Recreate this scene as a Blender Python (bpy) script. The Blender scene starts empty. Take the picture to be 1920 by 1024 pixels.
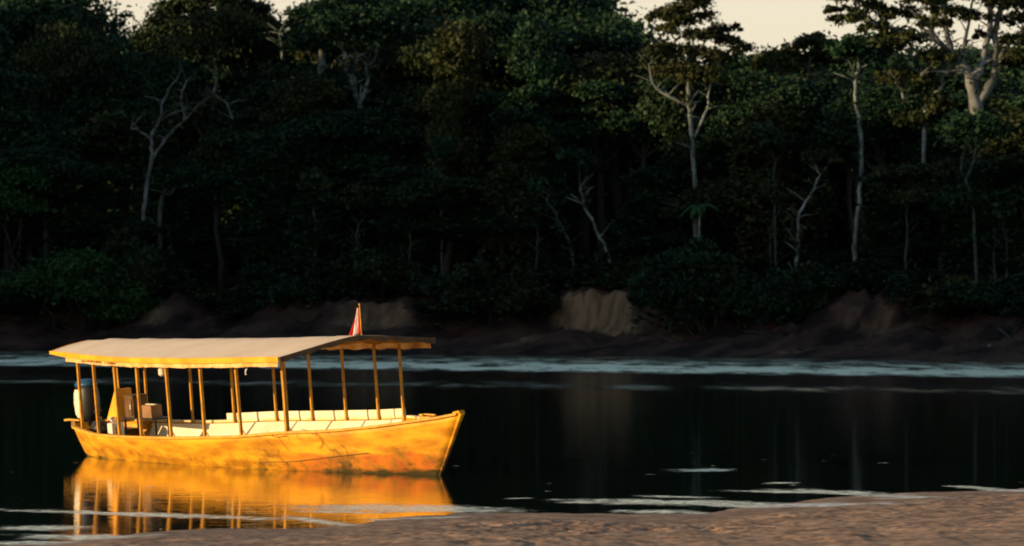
import bpy, math, random
import numpy as np
from mathutils import Vector

# ---------------------------------------------------------------- camera, sky, sun, exposure
SC = bpy.context.scene
COL = SC.collection
F, H, YH = 9000.0, 3.4, 560.0          # focal length in px of the 1920 px wide photo, eye height, horizon row
cam = bpy.data.cameras.new('camera')
cam.sensor_width = 36.0
cam.lens = F / 1920 * 36
cam.clip_start = 0.5
cam.clip_end = 6000
cam_ob = bpy.data.objects.new('camera', cam)
COL.objects.link(cam_ob)
cam_ob.location = (0, 0, H)
cam_ob.rotation_euler = (math.pi / 2 + (YH - 512) / F, 0, 0)
SC.camera = cam_ob
cam.dof.use_dof = True
cam.dof.focus_distance = 97.0
cam.dof.aperture_fstop = 3.0

SUN_EL, SUN_AZ = math.radians(10.0), math.radians(18.0)     # azimuth measured from due left towards the camera
sun_dir = Vector((-math.cos(SUN_AZ) * math.cos(SUN_EL), -math.sin(SUN_AZ) * math.cos(SUN_EL), math.sin(SUN_EL)))
sun = bpy.data.lights.new('sun', 'SUN')
sun.energy = 5.0
sun.angle = math.radians(0.5)
sun.color = (1.0, 0.68, 0.34)
sun_ob = bpy.data.objects.new('sun', sun)
COL.objects.link(sun_ob)
sun_ob.rotation_euler = sun_dir.to_track_quat('Z', 'Y').to_euler()

world = bpy.data.worlds.new('World')
SC.world = world
world.use_nodes = True
wn, wl = world.node_tree.nodes, world.node_tree.links
wn.clear()
w_out = wn.new('ShaderNodeOutputWorld')
bg = wn.new('ShaderNodeBackground')
bg.inputs['Strength'].default_value = 0.1
sky = wn.new('ShaderNodeTexSky')
sky.sky_type = 'NISHITA'
sky.sun_disc = False
sky.sun_elevation = SUN_EL
sky.sun_rotation = math.atan2(sun_dir.x, sun_dir.y)
sky.dust_density = 2.0
tc = wn.new('ShaderNodeTexCoord')
sep = wn.new('ShaderNodeSeparateXYZ')
ramp = wn.new('ShaderNodeValToRGB')
wl.new(tc.outputs['Generated'], sep.inputs[0])
wl.new(sep.outputs['Z'], ramp.inputs[0])
cr = ramp.color_ramp
cr.elements[0].position = 0.0
cr.elements[0].color = (0.88, 0.75, 0.56, 1)
cr.elements[1].position = 1.0
cr.elements[1].color = (0.035, 0.07, 0.11, 1)
for p, c in ((0.07, (0.84, 0.74, 0.57)), (0.18, (0.50, 0.58, 0.60)), (0.35, (0.16, 0.26, 0.33))):
    e = cr.elements.new(p)
    e.color = c + (1,)
sc10 = wn.new('ShaderNodeVectorMath'); sc10.operation = 'SCALE'; sc10.inputs['Scale'].default_value = 6.9
scn = wn.new('ShaderNodeVectorMath'); scn.operation = 'SCALE'; scn.inputs['Scale'].default_value = 0.25
addv = wn.new('ShaderNodeVectorMath'); addv.operation = 'ADD'
wl.new(ramp.outputs[0], sc10.inputs[0])
wl.new(sky.outputs[0], scn.inputs[0])
wl.new(sc10.outputs[0], addv.inputs[0])
wl.new(scn.outputs[0], addv.inputs[1])
wl.new(addv.outputs[0], bg.inputs[0])
wl.new(bg.outputs[0], w_out.inputs[0])

SC.view_settings.view_transform = 'Standard'
SC.view_settings.look = 'None'
SC.view_settings.gamma = 1
SC.view_settings.exposure = 0.45
SC.render.engine = 'CYCLES'
SC.cycles.filter_width = 1.9
SC.cycles.max_bounces = 6
SC.cycles.blur_glossy = 1.5
SC.cycles.transparent_max_bounces = 4
SC.cycles.sample_clamp_indirect = 4.0
SC.render.filter_size = 2.3

rng = np.random.default_rng(7)
R = random.Random(11)

def at(px, py, d):
    """pixel of the photo and distance -> place in the world"""
    return Vector(((px - 960) / F * d, d, H - (py - YH) / F * d))

def ground(px, py, z=0.0):
    d = (H - z) * F / (py - YH)
    return Vector(((px - 960) / F * d, d, z))

# ---------------------------------------------------------------- helpers
def mesh_from(name, verts, faces, mat=None, parent=None, smooth=False):
    me = bpy.data.meshes.new(name)
    me.from_pydata([tuple(v) for v in verts], [], faces)
    me.update()
    if smooth:
        me.polygons.foreach_set('use_smooth', [True] * len(me.polygons))
    ob = bpy.data.objects.new(name, me)
    COL.objects.link(ob)
    if mat: me.materials.append(mat)
    if parent: ob.parent = parent
    return ob

def quads_mesh(name, V, mat):
    """V: (n,4,3) array of loose quads"""
    n = len(V)
    me = bpy.data.meshes.new(name)
    me.vertices.add(n * 4)
    me.vertices.foreach_set('co', V.reshape(-1).astype(np.float32))
    me.loops.add(n * 4)
    me.loops.foreach_set('vertex_index', np.arange(n * 4, dtype=np.int32))
    me.polygons.add(n)
    me.polygons.foreach_set('loop_start', np.arange(0, n * 4, 4, dtype=np.int32))
    me.polygons.foreach_set('loop_total', np.full(n, 4, dtype=np.int32))
    me.update(calc_edges=True)
    me.materials.append(mat)
    return me

def link(name, me, parent=None):
    ob = bpy.data.objects.new(name, me)
    COL.objects.link(ob)
    if parent: ob.parent = parent
    return ob

def empty(name, loc=(0, 0, 0), rot=(0, 0, 0)):
    o = bpy.data.objects.new(name, None)
    COL.objects.link(o)
    o.location = loc
    o.rotation_euler = rot
    o.empty_display_size = 0.3
    return o

def tag(o, label=None, cat=None, group=None, kind=None):
    if label: o['label'] = label
    if cat: o['category'] = cat
    if group: o['group'] = group
    if kind: o['kind'] = kind
    return o

class MB:
    def __init__(s): s.v, s.f = [], []
    def add(s, v, f):
        b = len(s.v)
        s.v += [tuple(x) for x in v]
        s.f += [tuple(i + b for i in q) for q in f]
    def box(s, c, d, rot=0.0, tilt=0.0):
        cx, cy, cz = c
        cr_, sr = math.cos(rot), math.sin(rot)
        v = []
        for z in (-1, 1):
            for x, y in ((-1, -1), (1, -1), (1, 1), (-1, 1)):
                X, Y, Z = x * d[0] / 2, y * d[1] / 2, z * d[2] / 2
                X, Z = X * math.cos(tilt) + Z * math.sin(tilt), -X * math.sin(tilt) + Z * math.cos(tilt)
                v.append((cx + X * cr_ - Y * sr, cy + X * sr + Y * cr_, cz + Z))
        s.add(v, [(3, 2, 1, 0), (4, 5, 6, 7), (0, 1, 5, 4), (1, 2, 6, 5), (2, 3, 7, 6), (3, 0, 4, 7)])
    def tube(s, pts, rads, n=8, square=False):
        pts = [Vector(p) for p in pts]
        if not isinstance(rads, (list, tuple)): rads = [rads] * len(pts)
        rings = []
        for i, p in enumerate(pts):
            t = (pts[min(i + 1, len(pts) - 1)] - pts[max(i - 1, 0)]).normalized()
            u = t.cross(Vector((0, 1, 0)))
            if u.length < 0.1: u = t.cross(Vector((1, 0, 0)))
            u.normalize(); w = t.cross(u)
            rings.append([p + (u * math.cos(2 * math.pi * (k + (.5 if square else 0)) / n) + w * math.sin(2 * math.pi * (k + (.5 if square else 0)) / n)) * rads[i] for k in range(n)])
        v = [q for r in rings for q in r]
        f = []
        for i in range(len(pts) - 1):
            for k in range(n):
                a, b = i * n + k, i * n + (k + 1) % n
                f.append((a, b, b + n, a + n))
        f.append(tuple(range(n - 1, -1, -1)))
        f.append(tuple(range((len(pts) - 1) * n, len(pts) * n)))
        s.add(v, f)
    def lathe(s, prof, c=(0, 0, 0), n=16, sx=1, sy=1):
        v, f = [], []
        for r, z in prof:
            for k in range(n):
                a = 2 * math.pi * k / n
                v.append((c[0] + r * sx * math.cos(a), c[1] + r * sy * math.sin(a), c[2] + z))
        for i in range(len(prof) - 1):
            for k in range(n):
                a, b = i * n + k, i * n + (k + 1) % n
                f.append((a, b, b + n, a + n))
        f.append(tuple(range(n - 1, -1, -1)))
        f.append(tuple(range((len(prof) - 1) * n, len(prof) * n)))
        s.add(v, f)
    def build(s, name, mat, parent=None, smooth=False):
        return mesh_from(name, s.v, s.f, mat, parent, smooth)

def nmat(name):
    m = bpy.data.materials.new(name)
    m.use_nodes = True
    nt = m.node_tree
    return m, nt.nodes, nt.links, nt.nodes['Principled BSDF']

def N(nodes, t, **kw):
    n = nodes.new(t)
    for k, v in kw.items():
        if k in n.inputs: n.inputs[k].default_value = v
        else: setattr(n, k, v)
    return n

def noise_mix(nodes, links, vec, scale, c1, c2, lo=.4, hi=.6, detail=4):
    nz = N(nodes, 'ShaderNodeTexNoise', Scale=scale, Detail=detail)
    if vec: links.new(vec, nz.inputs['Vector'])
    rp = nodes.new('ShaderNodeValToRGB')
    rp.color_ramp.elements[0].position = lo; rp.color_ramp.elements[0].color = tuple(c1) + (1,)
    rp.color_ramp.elements[1].position = hi; rp.color_ramp.elements[1].color = tuple(c2) + (1,)
    links.new(nz.outputs[0], rp.inputs[0])
    return rp.outputs[0], nz.outputs[0]

def simple_mat(name, c1, c2=None, rough=.6, scale=6, bump=0.0, spec=.3, lo=.35, hi=.65):
    m, n, l, b = nmat(name)
    b.inputs['Roughness'].default_value = rough
    b.inputs['Specular IOR Level'].default_value = spec
    tcn = n.new('ShaderNodeTexCoord')
    col, fac = noise_mix(n, l, tcn.outputs['Object'], scale, c1, c2 or [x * .75 for x in c1], lo, hi)
    l.new(col, b.inputs['Base Color'])
    if bump:
        bp = N(n, 'ShaderNodeBump', Strength=.6, Distance=bump)
        l.new(fac, bp.inputs['Height']); l.new(bp.outputs[0], b.inputs['Normal'])
    return m

# ---------------------------------------------------------------- materials
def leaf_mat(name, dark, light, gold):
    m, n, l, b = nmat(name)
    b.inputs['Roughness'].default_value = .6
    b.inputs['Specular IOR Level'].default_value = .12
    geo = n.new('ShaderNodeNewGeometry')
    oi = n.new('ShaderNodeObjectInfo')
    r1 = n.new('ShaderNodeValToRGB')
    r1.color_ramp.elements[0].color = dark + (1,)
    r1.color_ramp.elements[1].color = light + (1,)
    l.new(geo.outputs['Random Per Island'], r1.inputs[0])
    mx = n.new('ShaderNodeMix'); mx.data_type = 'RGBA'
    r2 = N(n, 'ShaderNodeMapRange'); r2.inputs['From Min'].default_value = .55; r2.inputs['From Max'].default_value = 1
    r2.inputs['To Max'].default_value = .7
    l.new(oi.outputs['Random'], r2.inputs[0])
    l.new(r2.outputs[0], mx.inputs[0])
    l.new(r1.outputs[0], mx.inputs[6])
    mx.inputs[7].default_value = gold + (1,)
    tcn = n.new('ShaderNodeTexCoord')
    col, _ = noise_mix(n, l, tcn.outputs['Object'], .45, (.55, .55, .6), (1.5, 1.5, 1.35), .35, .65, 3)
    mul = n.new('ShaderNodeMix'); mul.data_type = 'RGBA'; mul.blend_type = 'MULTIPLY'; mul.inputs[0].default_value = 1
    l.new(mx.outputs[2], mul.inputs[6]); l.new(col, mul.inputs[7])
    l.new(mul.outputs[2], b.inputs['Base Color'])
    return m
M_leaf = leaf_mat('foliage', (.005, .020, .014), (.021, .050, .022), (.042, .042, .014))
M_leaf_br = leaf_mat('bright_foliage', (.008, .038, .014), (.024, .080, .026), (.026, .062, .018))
M_bark = simple_mat('dark_bark', (.045, .045, .038), (.02, .02, .017), .9, 1.5)
M_pale = simple_mat('pale_bark', (.30, .34, .33), (.08, .10, .10), .85, 1.2, lo=.3, hi=.6)

M_silver = simple_mat('silver_bark', (.19, .21, .22), (.07, .08, .08), .85, 1.0, lo=.35, hi=.6)
M_grey = simple_mat('grey_bark', (.075, .09, .085), (.03, .035, .035), .9, 1.2)
def mud_mat():
    m, n, l, b = nmat('bank_mud')
    b.inputs['Roughness'].default_value = .9
    b.inputs['Specular IOR Level'].default_value = .1
    tcn = n.new('ShaderNodeTexCoord')
    c1, f1 = noise_mix(n, l, tcn.outputs['Object'], .35, (.020, .013, .013), (.068, .040, .033), .40, .60, 10)
    at_ = n.new('ShaderNodeAttribute'); at_.attribute_name = 'clay'
    mp = n.new('ShaderNodeMapping'); mp.inputs['Scale'].default_value = (1.6, 1.6, .25)
    l.new(tcn.outputs['Object'], mp.inputs[0])
    c2, f2 = noise_mix(n, l, mp.outputs[0], 1.0, (.11, .072, .045), (.25, .165, .10), .36, .60, 8)
    mx = n.new('ShaderNodeMix'); mx.data_type = 'RGBA'
    ad = N(n, 'ShaderNodeMath', operation='MULTIPLY_ADD'); ad.inputs[1].default_value = 1.0; 
    sb = N(n, 'ShaderNodeMath', operation='SUBTRACT'); sb.inputs[1].default_value = .5
    l.new(f1, sb.inputs[0]); l.new(at_.outputs['Fac'], ad.inputs[0]); l.new(sb.outputs[0], ad.inputs[2])
    mr = n.new('ShaderNodeMapRange'); mr.inputs['From Min'].default_value = .3; mr.inputs['From Max'].default_value = .75
    l.new(ad.outputs[0], mr.inputs[0]); l.new(mr.outputs[0], mx.inputs[0])
    l.new(c1, mx.inputs[6]); l.new(c2, mx.inputs[7])
    l.new(mx.outputs[2], b.inputs['Base Color'])
    bp = N(n, 'ShaderNodeBump', Strength=.8, Distance=.5)
    l.new(f1, bp.inputs['Height']); l.new(bp.outputs[0], b.inputs['Normal'])
    return m
M_mud = mud_mat()

# wet and riffled places, painted pale as reflected sky, as ellipses on the ground: (x1,y1)-(x2,y2) ends, thickness
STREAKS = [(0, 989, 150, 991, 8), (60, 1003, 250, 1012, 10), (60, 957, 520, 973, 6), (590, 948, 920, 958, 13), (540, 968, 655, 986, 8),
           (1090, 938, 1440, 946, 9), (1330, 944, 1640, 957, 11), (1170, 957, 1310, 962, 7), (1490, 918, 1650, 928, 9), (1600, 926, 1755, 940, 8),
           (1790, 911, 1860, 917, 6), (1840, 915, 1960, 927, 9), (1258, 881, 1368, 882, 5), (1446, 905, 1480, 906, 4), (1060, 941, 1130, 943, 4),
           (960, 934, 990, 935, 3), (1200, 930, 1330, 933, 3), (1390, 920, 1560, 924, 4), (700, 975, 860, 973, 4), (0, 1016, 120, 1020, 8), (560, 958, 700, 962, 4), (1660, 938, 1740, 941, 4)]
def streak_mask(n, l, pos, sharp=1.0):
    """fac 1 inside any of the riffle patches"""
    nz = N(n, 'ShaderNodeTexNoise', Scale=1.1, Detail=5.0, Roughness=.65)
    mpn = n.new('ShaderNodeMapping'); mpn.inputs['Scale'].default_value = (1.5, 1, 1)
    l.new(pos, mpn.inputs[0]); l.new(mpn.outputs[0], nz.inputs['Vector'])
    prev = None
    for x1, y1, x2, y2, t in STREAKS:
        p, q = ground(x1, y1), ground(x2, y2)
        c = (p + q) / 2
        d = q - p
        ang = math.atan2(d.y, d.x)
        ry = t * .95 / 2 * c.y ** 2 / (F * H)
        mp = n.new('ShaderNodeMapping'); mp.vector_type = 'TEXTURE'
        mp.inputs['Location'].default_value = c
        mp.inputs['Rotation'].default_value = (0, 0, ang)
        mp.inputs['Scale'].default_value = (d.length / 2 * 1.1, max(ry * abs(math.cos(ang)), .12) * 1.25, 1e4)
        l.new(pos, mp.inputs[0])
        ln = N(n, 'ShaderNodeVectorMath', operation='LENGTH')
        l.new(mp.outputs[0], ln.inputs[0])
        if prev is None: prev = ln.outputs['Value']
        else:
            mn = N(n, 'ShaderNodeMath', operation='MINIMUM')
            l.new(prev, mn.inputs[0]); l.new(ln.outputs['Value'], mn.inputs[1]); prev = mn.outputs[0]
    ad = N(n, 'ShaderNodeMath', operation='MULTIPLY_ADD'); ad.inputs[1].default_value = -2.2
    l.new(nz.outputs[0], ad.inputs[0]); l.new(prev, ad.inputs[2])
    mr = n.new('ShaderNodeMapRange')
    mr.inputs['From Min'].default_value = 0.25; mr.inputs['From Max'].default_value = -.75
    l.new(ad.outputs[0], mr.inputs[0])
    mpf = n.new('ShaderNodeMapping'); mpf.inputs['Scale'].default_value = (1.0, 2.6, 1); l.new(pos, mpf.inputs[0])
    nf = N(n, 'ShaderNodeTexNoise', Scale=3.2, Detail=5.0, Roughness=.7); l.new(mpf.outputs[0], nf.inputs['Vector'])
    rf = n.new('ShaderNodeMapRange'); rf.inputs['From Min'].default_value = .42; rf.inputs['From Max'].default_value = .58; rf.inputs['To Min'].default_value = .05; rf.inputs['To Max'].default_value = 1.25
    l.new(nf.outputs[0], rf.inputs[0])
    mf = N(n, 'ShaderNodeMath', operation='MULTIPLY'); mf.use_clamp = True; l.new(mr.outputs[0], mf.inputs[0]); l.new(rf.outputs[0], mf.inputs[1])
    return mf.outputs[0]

def band(n, l, pos, k, stops):
    """a mask over t = y + k x, linear between stops (t, value)"""
    dp = N(n, 'ShaderNodeVectorMath', operation='DOT_PRODUCT'); dp.inputs[1].default_value = (k, 1, 0)
    l.new(pos, dp.inputs[0])
    mr = n.new('ShaderNodeMapRange'); mr.inputs['From Min'].default_value = stops[0][0]; mr.inputs['From Max'].default_value = stops[-1][0]
    l.new(dp.outputs['Value'], mr.inputs[0])
    rp = n.new('ShaderNodeValToRGB')
    a, z = stops[0][0], stops[-1][0]
    el = rp.color_ramp.elements
    el[0].position = 0; el[0].color = (stops[0][1],) * 3 + (1,)
    el[1].position = 1; el[1].color = (stops[-1][1],) * 3 + (1,)
    for t, v in stops[1:-1]:
        e = el.new((t - a) / (z - a)); e.color = (v, v, v, 1)
    l.new(mr.outputs[0], rp.inputs[0])
    return rp.outputs[0]

def water_mat():
    m, n, l, b = nmat('river_water')
    b.inputs['Base Color'].default_value = (.004, .008, .008, 1)
    b.inputs['IOR'].default_value = 1.33
    g = n.new('ShaderNodeNewGeometry'); pos = g.outputs['Position']
    s = streak_mask(n, l, pos)
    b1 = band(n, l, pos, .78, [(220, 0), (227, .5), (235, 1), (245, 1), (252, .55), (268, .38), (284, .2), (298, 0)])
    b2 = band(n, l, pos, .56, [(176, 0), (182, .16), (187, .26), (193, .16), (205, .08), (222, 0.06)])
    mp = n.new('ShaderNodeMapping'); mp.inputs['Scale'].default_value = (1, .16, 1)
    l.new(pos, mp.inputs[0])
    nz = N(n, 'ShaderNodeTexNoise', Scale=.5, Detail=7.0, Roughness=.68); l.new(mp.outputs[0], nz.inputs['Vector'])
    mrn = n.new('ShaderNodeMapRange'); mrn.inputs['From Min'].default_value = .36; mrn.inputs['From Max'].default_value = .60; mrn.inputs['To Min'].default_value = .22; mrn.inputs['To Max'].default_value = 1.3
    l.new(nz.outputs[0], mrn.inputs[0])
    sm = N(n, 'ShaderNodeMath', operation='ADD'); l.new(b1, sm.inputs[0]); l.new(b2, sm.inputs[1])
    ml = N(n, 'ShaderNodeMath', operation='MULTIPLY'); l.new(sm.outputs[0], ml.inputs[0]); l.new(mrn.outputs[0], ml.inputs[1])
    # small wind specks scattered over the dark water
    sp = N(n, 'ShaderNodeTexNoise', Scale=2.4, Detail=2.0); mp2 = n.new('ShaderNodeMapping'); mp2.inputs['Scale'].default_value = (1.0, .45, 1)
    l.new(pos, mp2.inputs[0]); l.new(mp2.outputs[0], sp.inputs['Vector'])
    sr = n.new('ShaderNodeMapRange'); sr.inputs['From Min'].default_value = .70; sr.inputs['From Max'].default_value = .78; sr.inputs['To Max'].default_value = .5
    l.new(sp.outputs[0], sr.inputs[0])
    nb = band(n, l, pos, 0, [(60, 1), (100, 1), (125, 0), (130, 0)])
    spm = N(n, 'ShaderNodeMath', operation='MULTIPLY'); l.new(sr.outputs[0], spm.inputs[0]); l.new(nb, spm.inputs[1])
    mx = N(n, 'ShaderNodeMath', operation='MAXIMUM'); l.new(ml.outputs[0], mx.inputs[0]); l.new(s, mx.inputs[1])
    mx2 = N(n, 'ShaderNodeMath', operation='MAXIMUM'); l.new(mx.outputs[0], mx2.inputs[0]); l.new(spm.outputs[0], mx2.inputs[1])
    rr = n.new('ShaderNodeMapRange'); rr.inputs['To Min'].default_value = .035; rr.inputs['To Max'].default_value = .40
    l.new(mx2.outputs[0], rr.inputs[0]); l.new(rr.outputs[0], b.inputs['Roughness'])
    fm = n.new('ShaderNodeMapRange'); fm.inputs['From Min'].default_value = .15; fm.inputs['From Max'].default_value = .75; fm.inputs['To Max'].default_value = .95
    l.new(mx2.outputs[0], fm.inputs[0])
    fo = n.new('ShaderNodeMix'); fo.data_type = 'RGBA'; l.new(fm.outputs[0], fo.inputs[0]); fo.inputs[6].default_value = (.003, .009, .010, 1); fo.inputs[7].default_value = (.92, .97, .76, 1)  # pale base colour paints sky reflection into the riffle bands and streaks
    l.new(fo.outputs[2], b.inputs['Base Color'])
    # ripples
    mp3 = n.new('ShaderNodeMapping'); mp3.inputs['Scale'].default_value = (.6, 1.4, 1)
    l.new(pos, mp3.inputs[0])
    rp = N(n, 'ShaderNodeTexNoise', Scale=2.2, Detail=3.0, Roughness=.5); l.new(mp3.outputs[0], rp.inputs['Vector'])
    bp = N(n, 'ShaderNodeBump', Strength=1.0, Distance=.004)
    l.new(rp.outputs[0], bp.inputs['Height']); l.new(bp.outputs[0], b.inputs['Normal'])
    return m
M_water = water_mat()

def sand_mat():
    m, n, l, b = nmat('river_sand')
    g = n.new('ShaderNodeNewGeometry'); pos = g.outputs['Position']
    c1, f1 = noise_mix(n, l, pos, 1.3, (.22, .145, .105), (.46, .305, .215), .35, .65, 8)
    c2, f2 = noise_mix(n, l, pos, 6.0, (.38, .36, .36), (1.1, 1.1, 1.1), .38, .56, 8)
    mul = n.new('ShaderNodeMix'); mul.data_type = 'RGBA'; mul.blend_type = 'MULTIPLY'; mul.inputs[0].default_value = 1
    l.new(c1, mul.inputs[6]); l.new(c2, mul.inputs[7])
    # damp near the water level
    sp = n.new('ShaderNodeSeparateXYZ'); l.new(pos, sp.inputs[0])
    wet = n.new('ShaderNodeMapRange'); wet.inputs['From Min'].default_value = .18; wet.inputs['From Max'].default_value = .02
    l.new(sp.outputs['Z'], wet.inputs[0])
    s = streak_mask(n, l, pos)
    mx = n.new('ShaderNodeMix'); mx.data_type = 'RGBA'
    dk = N(n, 'ShaderNodeMath', operation='MULTIPLY'); dk.inputs[1].default_value = .35; l.new(wet.outputs[0], dk.inputs[0])
    mm = N(n, 'ShaderNodeMath', operation='MAXIMUM'); l.new(dk.outputs[0], mm.inputs[0]); mm.inputs[1].default_value = 0
    l.new(mm.outputs[0], mx.inputs[0]); l.new(mul.outputs[2], mx.inputs[6]); mx.inputs[7].default_value = (.13, .10, .09, 1)
    mw = n.new('ShaderNodeMix'); mw.data_type = 'RGBA'; l.new(s, mw.inputs[0]); l.new(mx.outputs[2], mw.inputs[6]); mw.inputs[7].default_value = (.70, .78, .82, 1)  # streaks painted pale, as sky reflected in a film of water
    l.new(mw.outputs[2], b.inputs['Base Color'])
    rr = n.new('ShaderNodeMapRange'); rr.inputs['To Min'].default_value = .9; rr.inputs['To Max'].default_value = .45
    l.new(s, rr.inputs[0]); l.new(rr.outputs[0], b.inputs['Roughness'])
    sl = n.new('ShaderNodeMapRange'); sl.inputs['To Min'].default_value = .15; sl.inputs['To Max'].default_value = .6
    l.new(s, sl.inputs[0]); l.new(sl.outputs[0], b.inputs['Specular IOR Level'])
    bp = N(n, 'ShaderNodeBump', Strength=.5, Distance=.05)
    l.new(f2, bp.inputs['Height']); l.new(bp.outputs[0], b.inputs['Normal'])
    return m
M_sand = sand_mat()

# ---------------------------------------------------------------- value noise for terrain
_perm = np.random.default_rng(3).random((256, 256))
def vnoise(x, y):
    xi, yi = np.floor(x).astype(int), np.floor(y).astype(int)
    fx, fy = x - xi, y - yi
    fx, fy = fx * fx * (3 - 2 * fx), fy * fy * (3 - 2 * fy)
    g = lambda a, b: _perm[a % 256, b % 256]
    return (g(xi, yi) * (1 - fx) + g(xi + 1, yi) * fx) * (1 - fy) + (g(xi, yi + 1) * (1 - fx) + g(xi + 1, yi + 1) * fx) * fy
def fbm(x, y, o=4):
    s, a = 0, .5
    for i in range(o):
        s = s + a * vnoise(x * 2 ** i + 17 * i, y * 2 ** i + 5 * i); a *= .5
    return s

def grid_mesh(name, X, Y, Z, mat):
    r, c = X.shape
    me = bpy.data.meshes.new(name)
    co = np.stack([X, Y, Z], -1).reshape(-1, 3).astype(np.float32)
    idx = np.arange(r * c).reshape(r, c)
    q = np.stack([idx[:-1, :-1], idx[:-1, 1:], idx[1:, 1:], idx[1:, :-1]], -1).reshape(-1, 4).astype(np.int32)
    me.vertices.add(len(co)); me.vertices.foreach_set('co', co.reshape(-1))
    me.loops.add(q.size); me.loops.foreach_set('vertex_index', q.reshape(-1))
    me.polygons.add(len(q)); me.polygons.foreach_set('loop_start', np.arange(0, q.size, 4, dtype=np.int32)); me.polygons.foreach_set('loop_total', np.full(len(q), 4, dtype=np.int32))
    me.update(calc_edges=True)
    me.polygons.foreach_set('use_smooth', np.ones(len(q), dtype=bool))
    me.materials.append(mat)
    return link(name, me)

# ---------------------------------------------------------------- water
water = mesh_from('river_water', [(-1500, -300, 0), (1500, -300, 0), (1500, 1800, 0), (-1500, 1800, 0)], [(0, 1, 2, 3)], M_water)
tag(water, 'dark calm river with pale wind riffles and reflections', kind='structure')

# ---------------------------------------------------------------- sand in the foreground
shore_px = [(-400, 1024), (0, 1024), (120, 1018), (255, 1000), (330, 993), (530, 991), (640, 985), (760, 969), (870, 964), (1000, 962), (1180, 965), (1330, 961), (1440, 947), (1560, 934), (1700, 924), (1800, 920), (1920, 916), (2300, 900)]
sx = np.array([ground(a, b).x for a, b in shore_px]); sy = np.array([ground(a, b).y for a, b in shore_px])
xs = np.concatenate([np.linspace(-120, -11.5, 30)[:-1], np.linspace(-11.5, 11.5, 620), np.linspace(11.5, 120, 30)[1:]])
ys = np.concatenate([np.linspace(-60, 62, 40)[:-1], np.linspace(62, 86, 380), np.linspace(86, 110, 8)[1:]])
X, Y = np.meshgrid(xs, ys)
edge = np.interp(X, sx, sy)
t = edge - Y + (fbm(X * .7, Y * .5) - .47) * 1.8
Z = np.where(t > 0, t * .018, t * .03)
damp = np.clip((t - 2.6) / 2.6, 0.04, 1)
clods = np.clip(fbm(X * .45 + 9, Y * .28 + 4, 3) - .40, 0, 1) * 3.2
Z = Z + damp * (fbm(X * 1.6, Y * .8, 3) - .45) * .05 + np.clip(damp, 0, 1) * np.clip(clods, 0, .8) * ((fbm(X * 3.6, Y * 3.4, 4) - .40) * .16)
Z = Z + damp * ((fbm(X * 5 + 3, Y * 5, 3) - .45) * .028 + (fbm(X * 1.8 + 30, Y * 1.3 + 8, 4) - .45) * .05)
Z = np.minimum(Z, 1.3)
Z = np.maximum(Z, -.6)
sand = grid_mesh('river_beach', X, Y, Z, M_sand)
tag(sand, 'churned pink brown river sand along the near shore', kind='structure')

# ---------------------------------------------------------------- far bank
# waterline as a polyline in plan; it bends towards the camera far out to the left, beyond the frame, carrying the added shading forest
bank_pts = [(-170, 60), (-150, 130), (-128, 210), (-105, 272), (-70, 312), (-34.4, 322), (-17, 309), (0, 297), (14, 277), (27.2, 255), (44, 235), (75, 205), (130, 180), (220, 160)]
def resample(pts, step):
    out = []
    P = [Vector(p) for p in pts]
    for i in range(len(P) - 1):
        p0 = P[max(i - 1, 0)]; p1 = P[i]; p2 = P[i + 1]; p3 = P[min(i + 2, len(P) - 1)]
        k = max(2, int((p2 - p1).length / step))
        for j in range(k):
            u = j / k
            out.append(.5 * ((2 * p1) + (p2 - p0) * u + (2 * p0 - 5 * p1 + 4 * p2 - p3) * u * u + (3 * p1 - p0 - 3 * p2 + p3) * u ** 3))
    out.append(P[-1])
    return out
bank = resample(bank_pts, .4)
BX = np.array([p.x for p in bank]); BY = np.array([p.y for p in bank])
tx, ty = np.gradient(BX), np.gradient(BY)
for _ in range(3):
    tx = np.convolve(np.pad(tx, 35, 'edge'), np.ones(71) / 71, 'valid'); ty = np.convolve(np.pad(ty, 35, 'edge'), np.ones(71) / 71, 'valid')
ln = np.hypot(tx, ty); nx_, ny_ = -ty / ln, tx / ln          # normal pointing inland (away from camera)
ts = np.concatenate([np.linspace(-6, 0, 8)[:-1], np.linspace(0, 14, 110)[:-1], np.linspace(14, 16, 5)[:-1], np.linspace(16, 60, 20)[:-1], np.linspace(60, 150, 8)])
S = np.arange(len(BX))
TT, SS = np.meshgrid(ts, S)
GX = BX[SS] + nx_[SS] * TT; GY = BY[SS] + ny_[SS] * TT
# bank profile
PXC = 960 + GX / np.maximum(GY, 1) * F
def bump(px, a, b, s=14):
    return 1 / (1 + np.exp(-(px - a) / s)) / (1 + np.exp((px - b) / s))
cliff = bump(PXC, 1040, 1185) + .5 * bump(PXC, 1575, 1690, 22) + .6 * bump(PXC, 625, 770) + .3 * bump(PXC, 1190, 1270)
cliff = np.clip(cliff, 0, 1)
fade = np.clip((TT - .3) / 3, 0, 1)
T0 = TT
TT = TT + fade * ((fbm(GX * .35, GY * .12, 4) - .47) * 3.2 + (fbm(GX * 1.3 + 9, GY * .4, 3) - .44) * .5)
toe = np.interp(TT, [-6, -1, 0, 1.5, 5, 8, 11, 20, 60, 150], [-1.5, -.4, 0, .35, 1.1, 2.6, 3.5, 4.0, 5.0, 6.0])
scarp = np.interp(TT, [-6, -1, 0, 1.5, 5, 6.1, 6.6, 9, 20, 60, 150], [-1.5, -.4, 0, .35, 1.15, 1.5, 3.7, 3.9, 4.0, 5.0, 6.0])
GZ = toe * (1 - cliff) + scarp * cliff
CT = TT; TT = T0
rough = (fbm(GX * .35, GY * .35, 5) - .47)
GZ = GZ + rough * np.interp(TT, [-6, 0, 2, 8, 150], [0, 0.1, 1.0, 2.2, 2.5])
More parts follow.
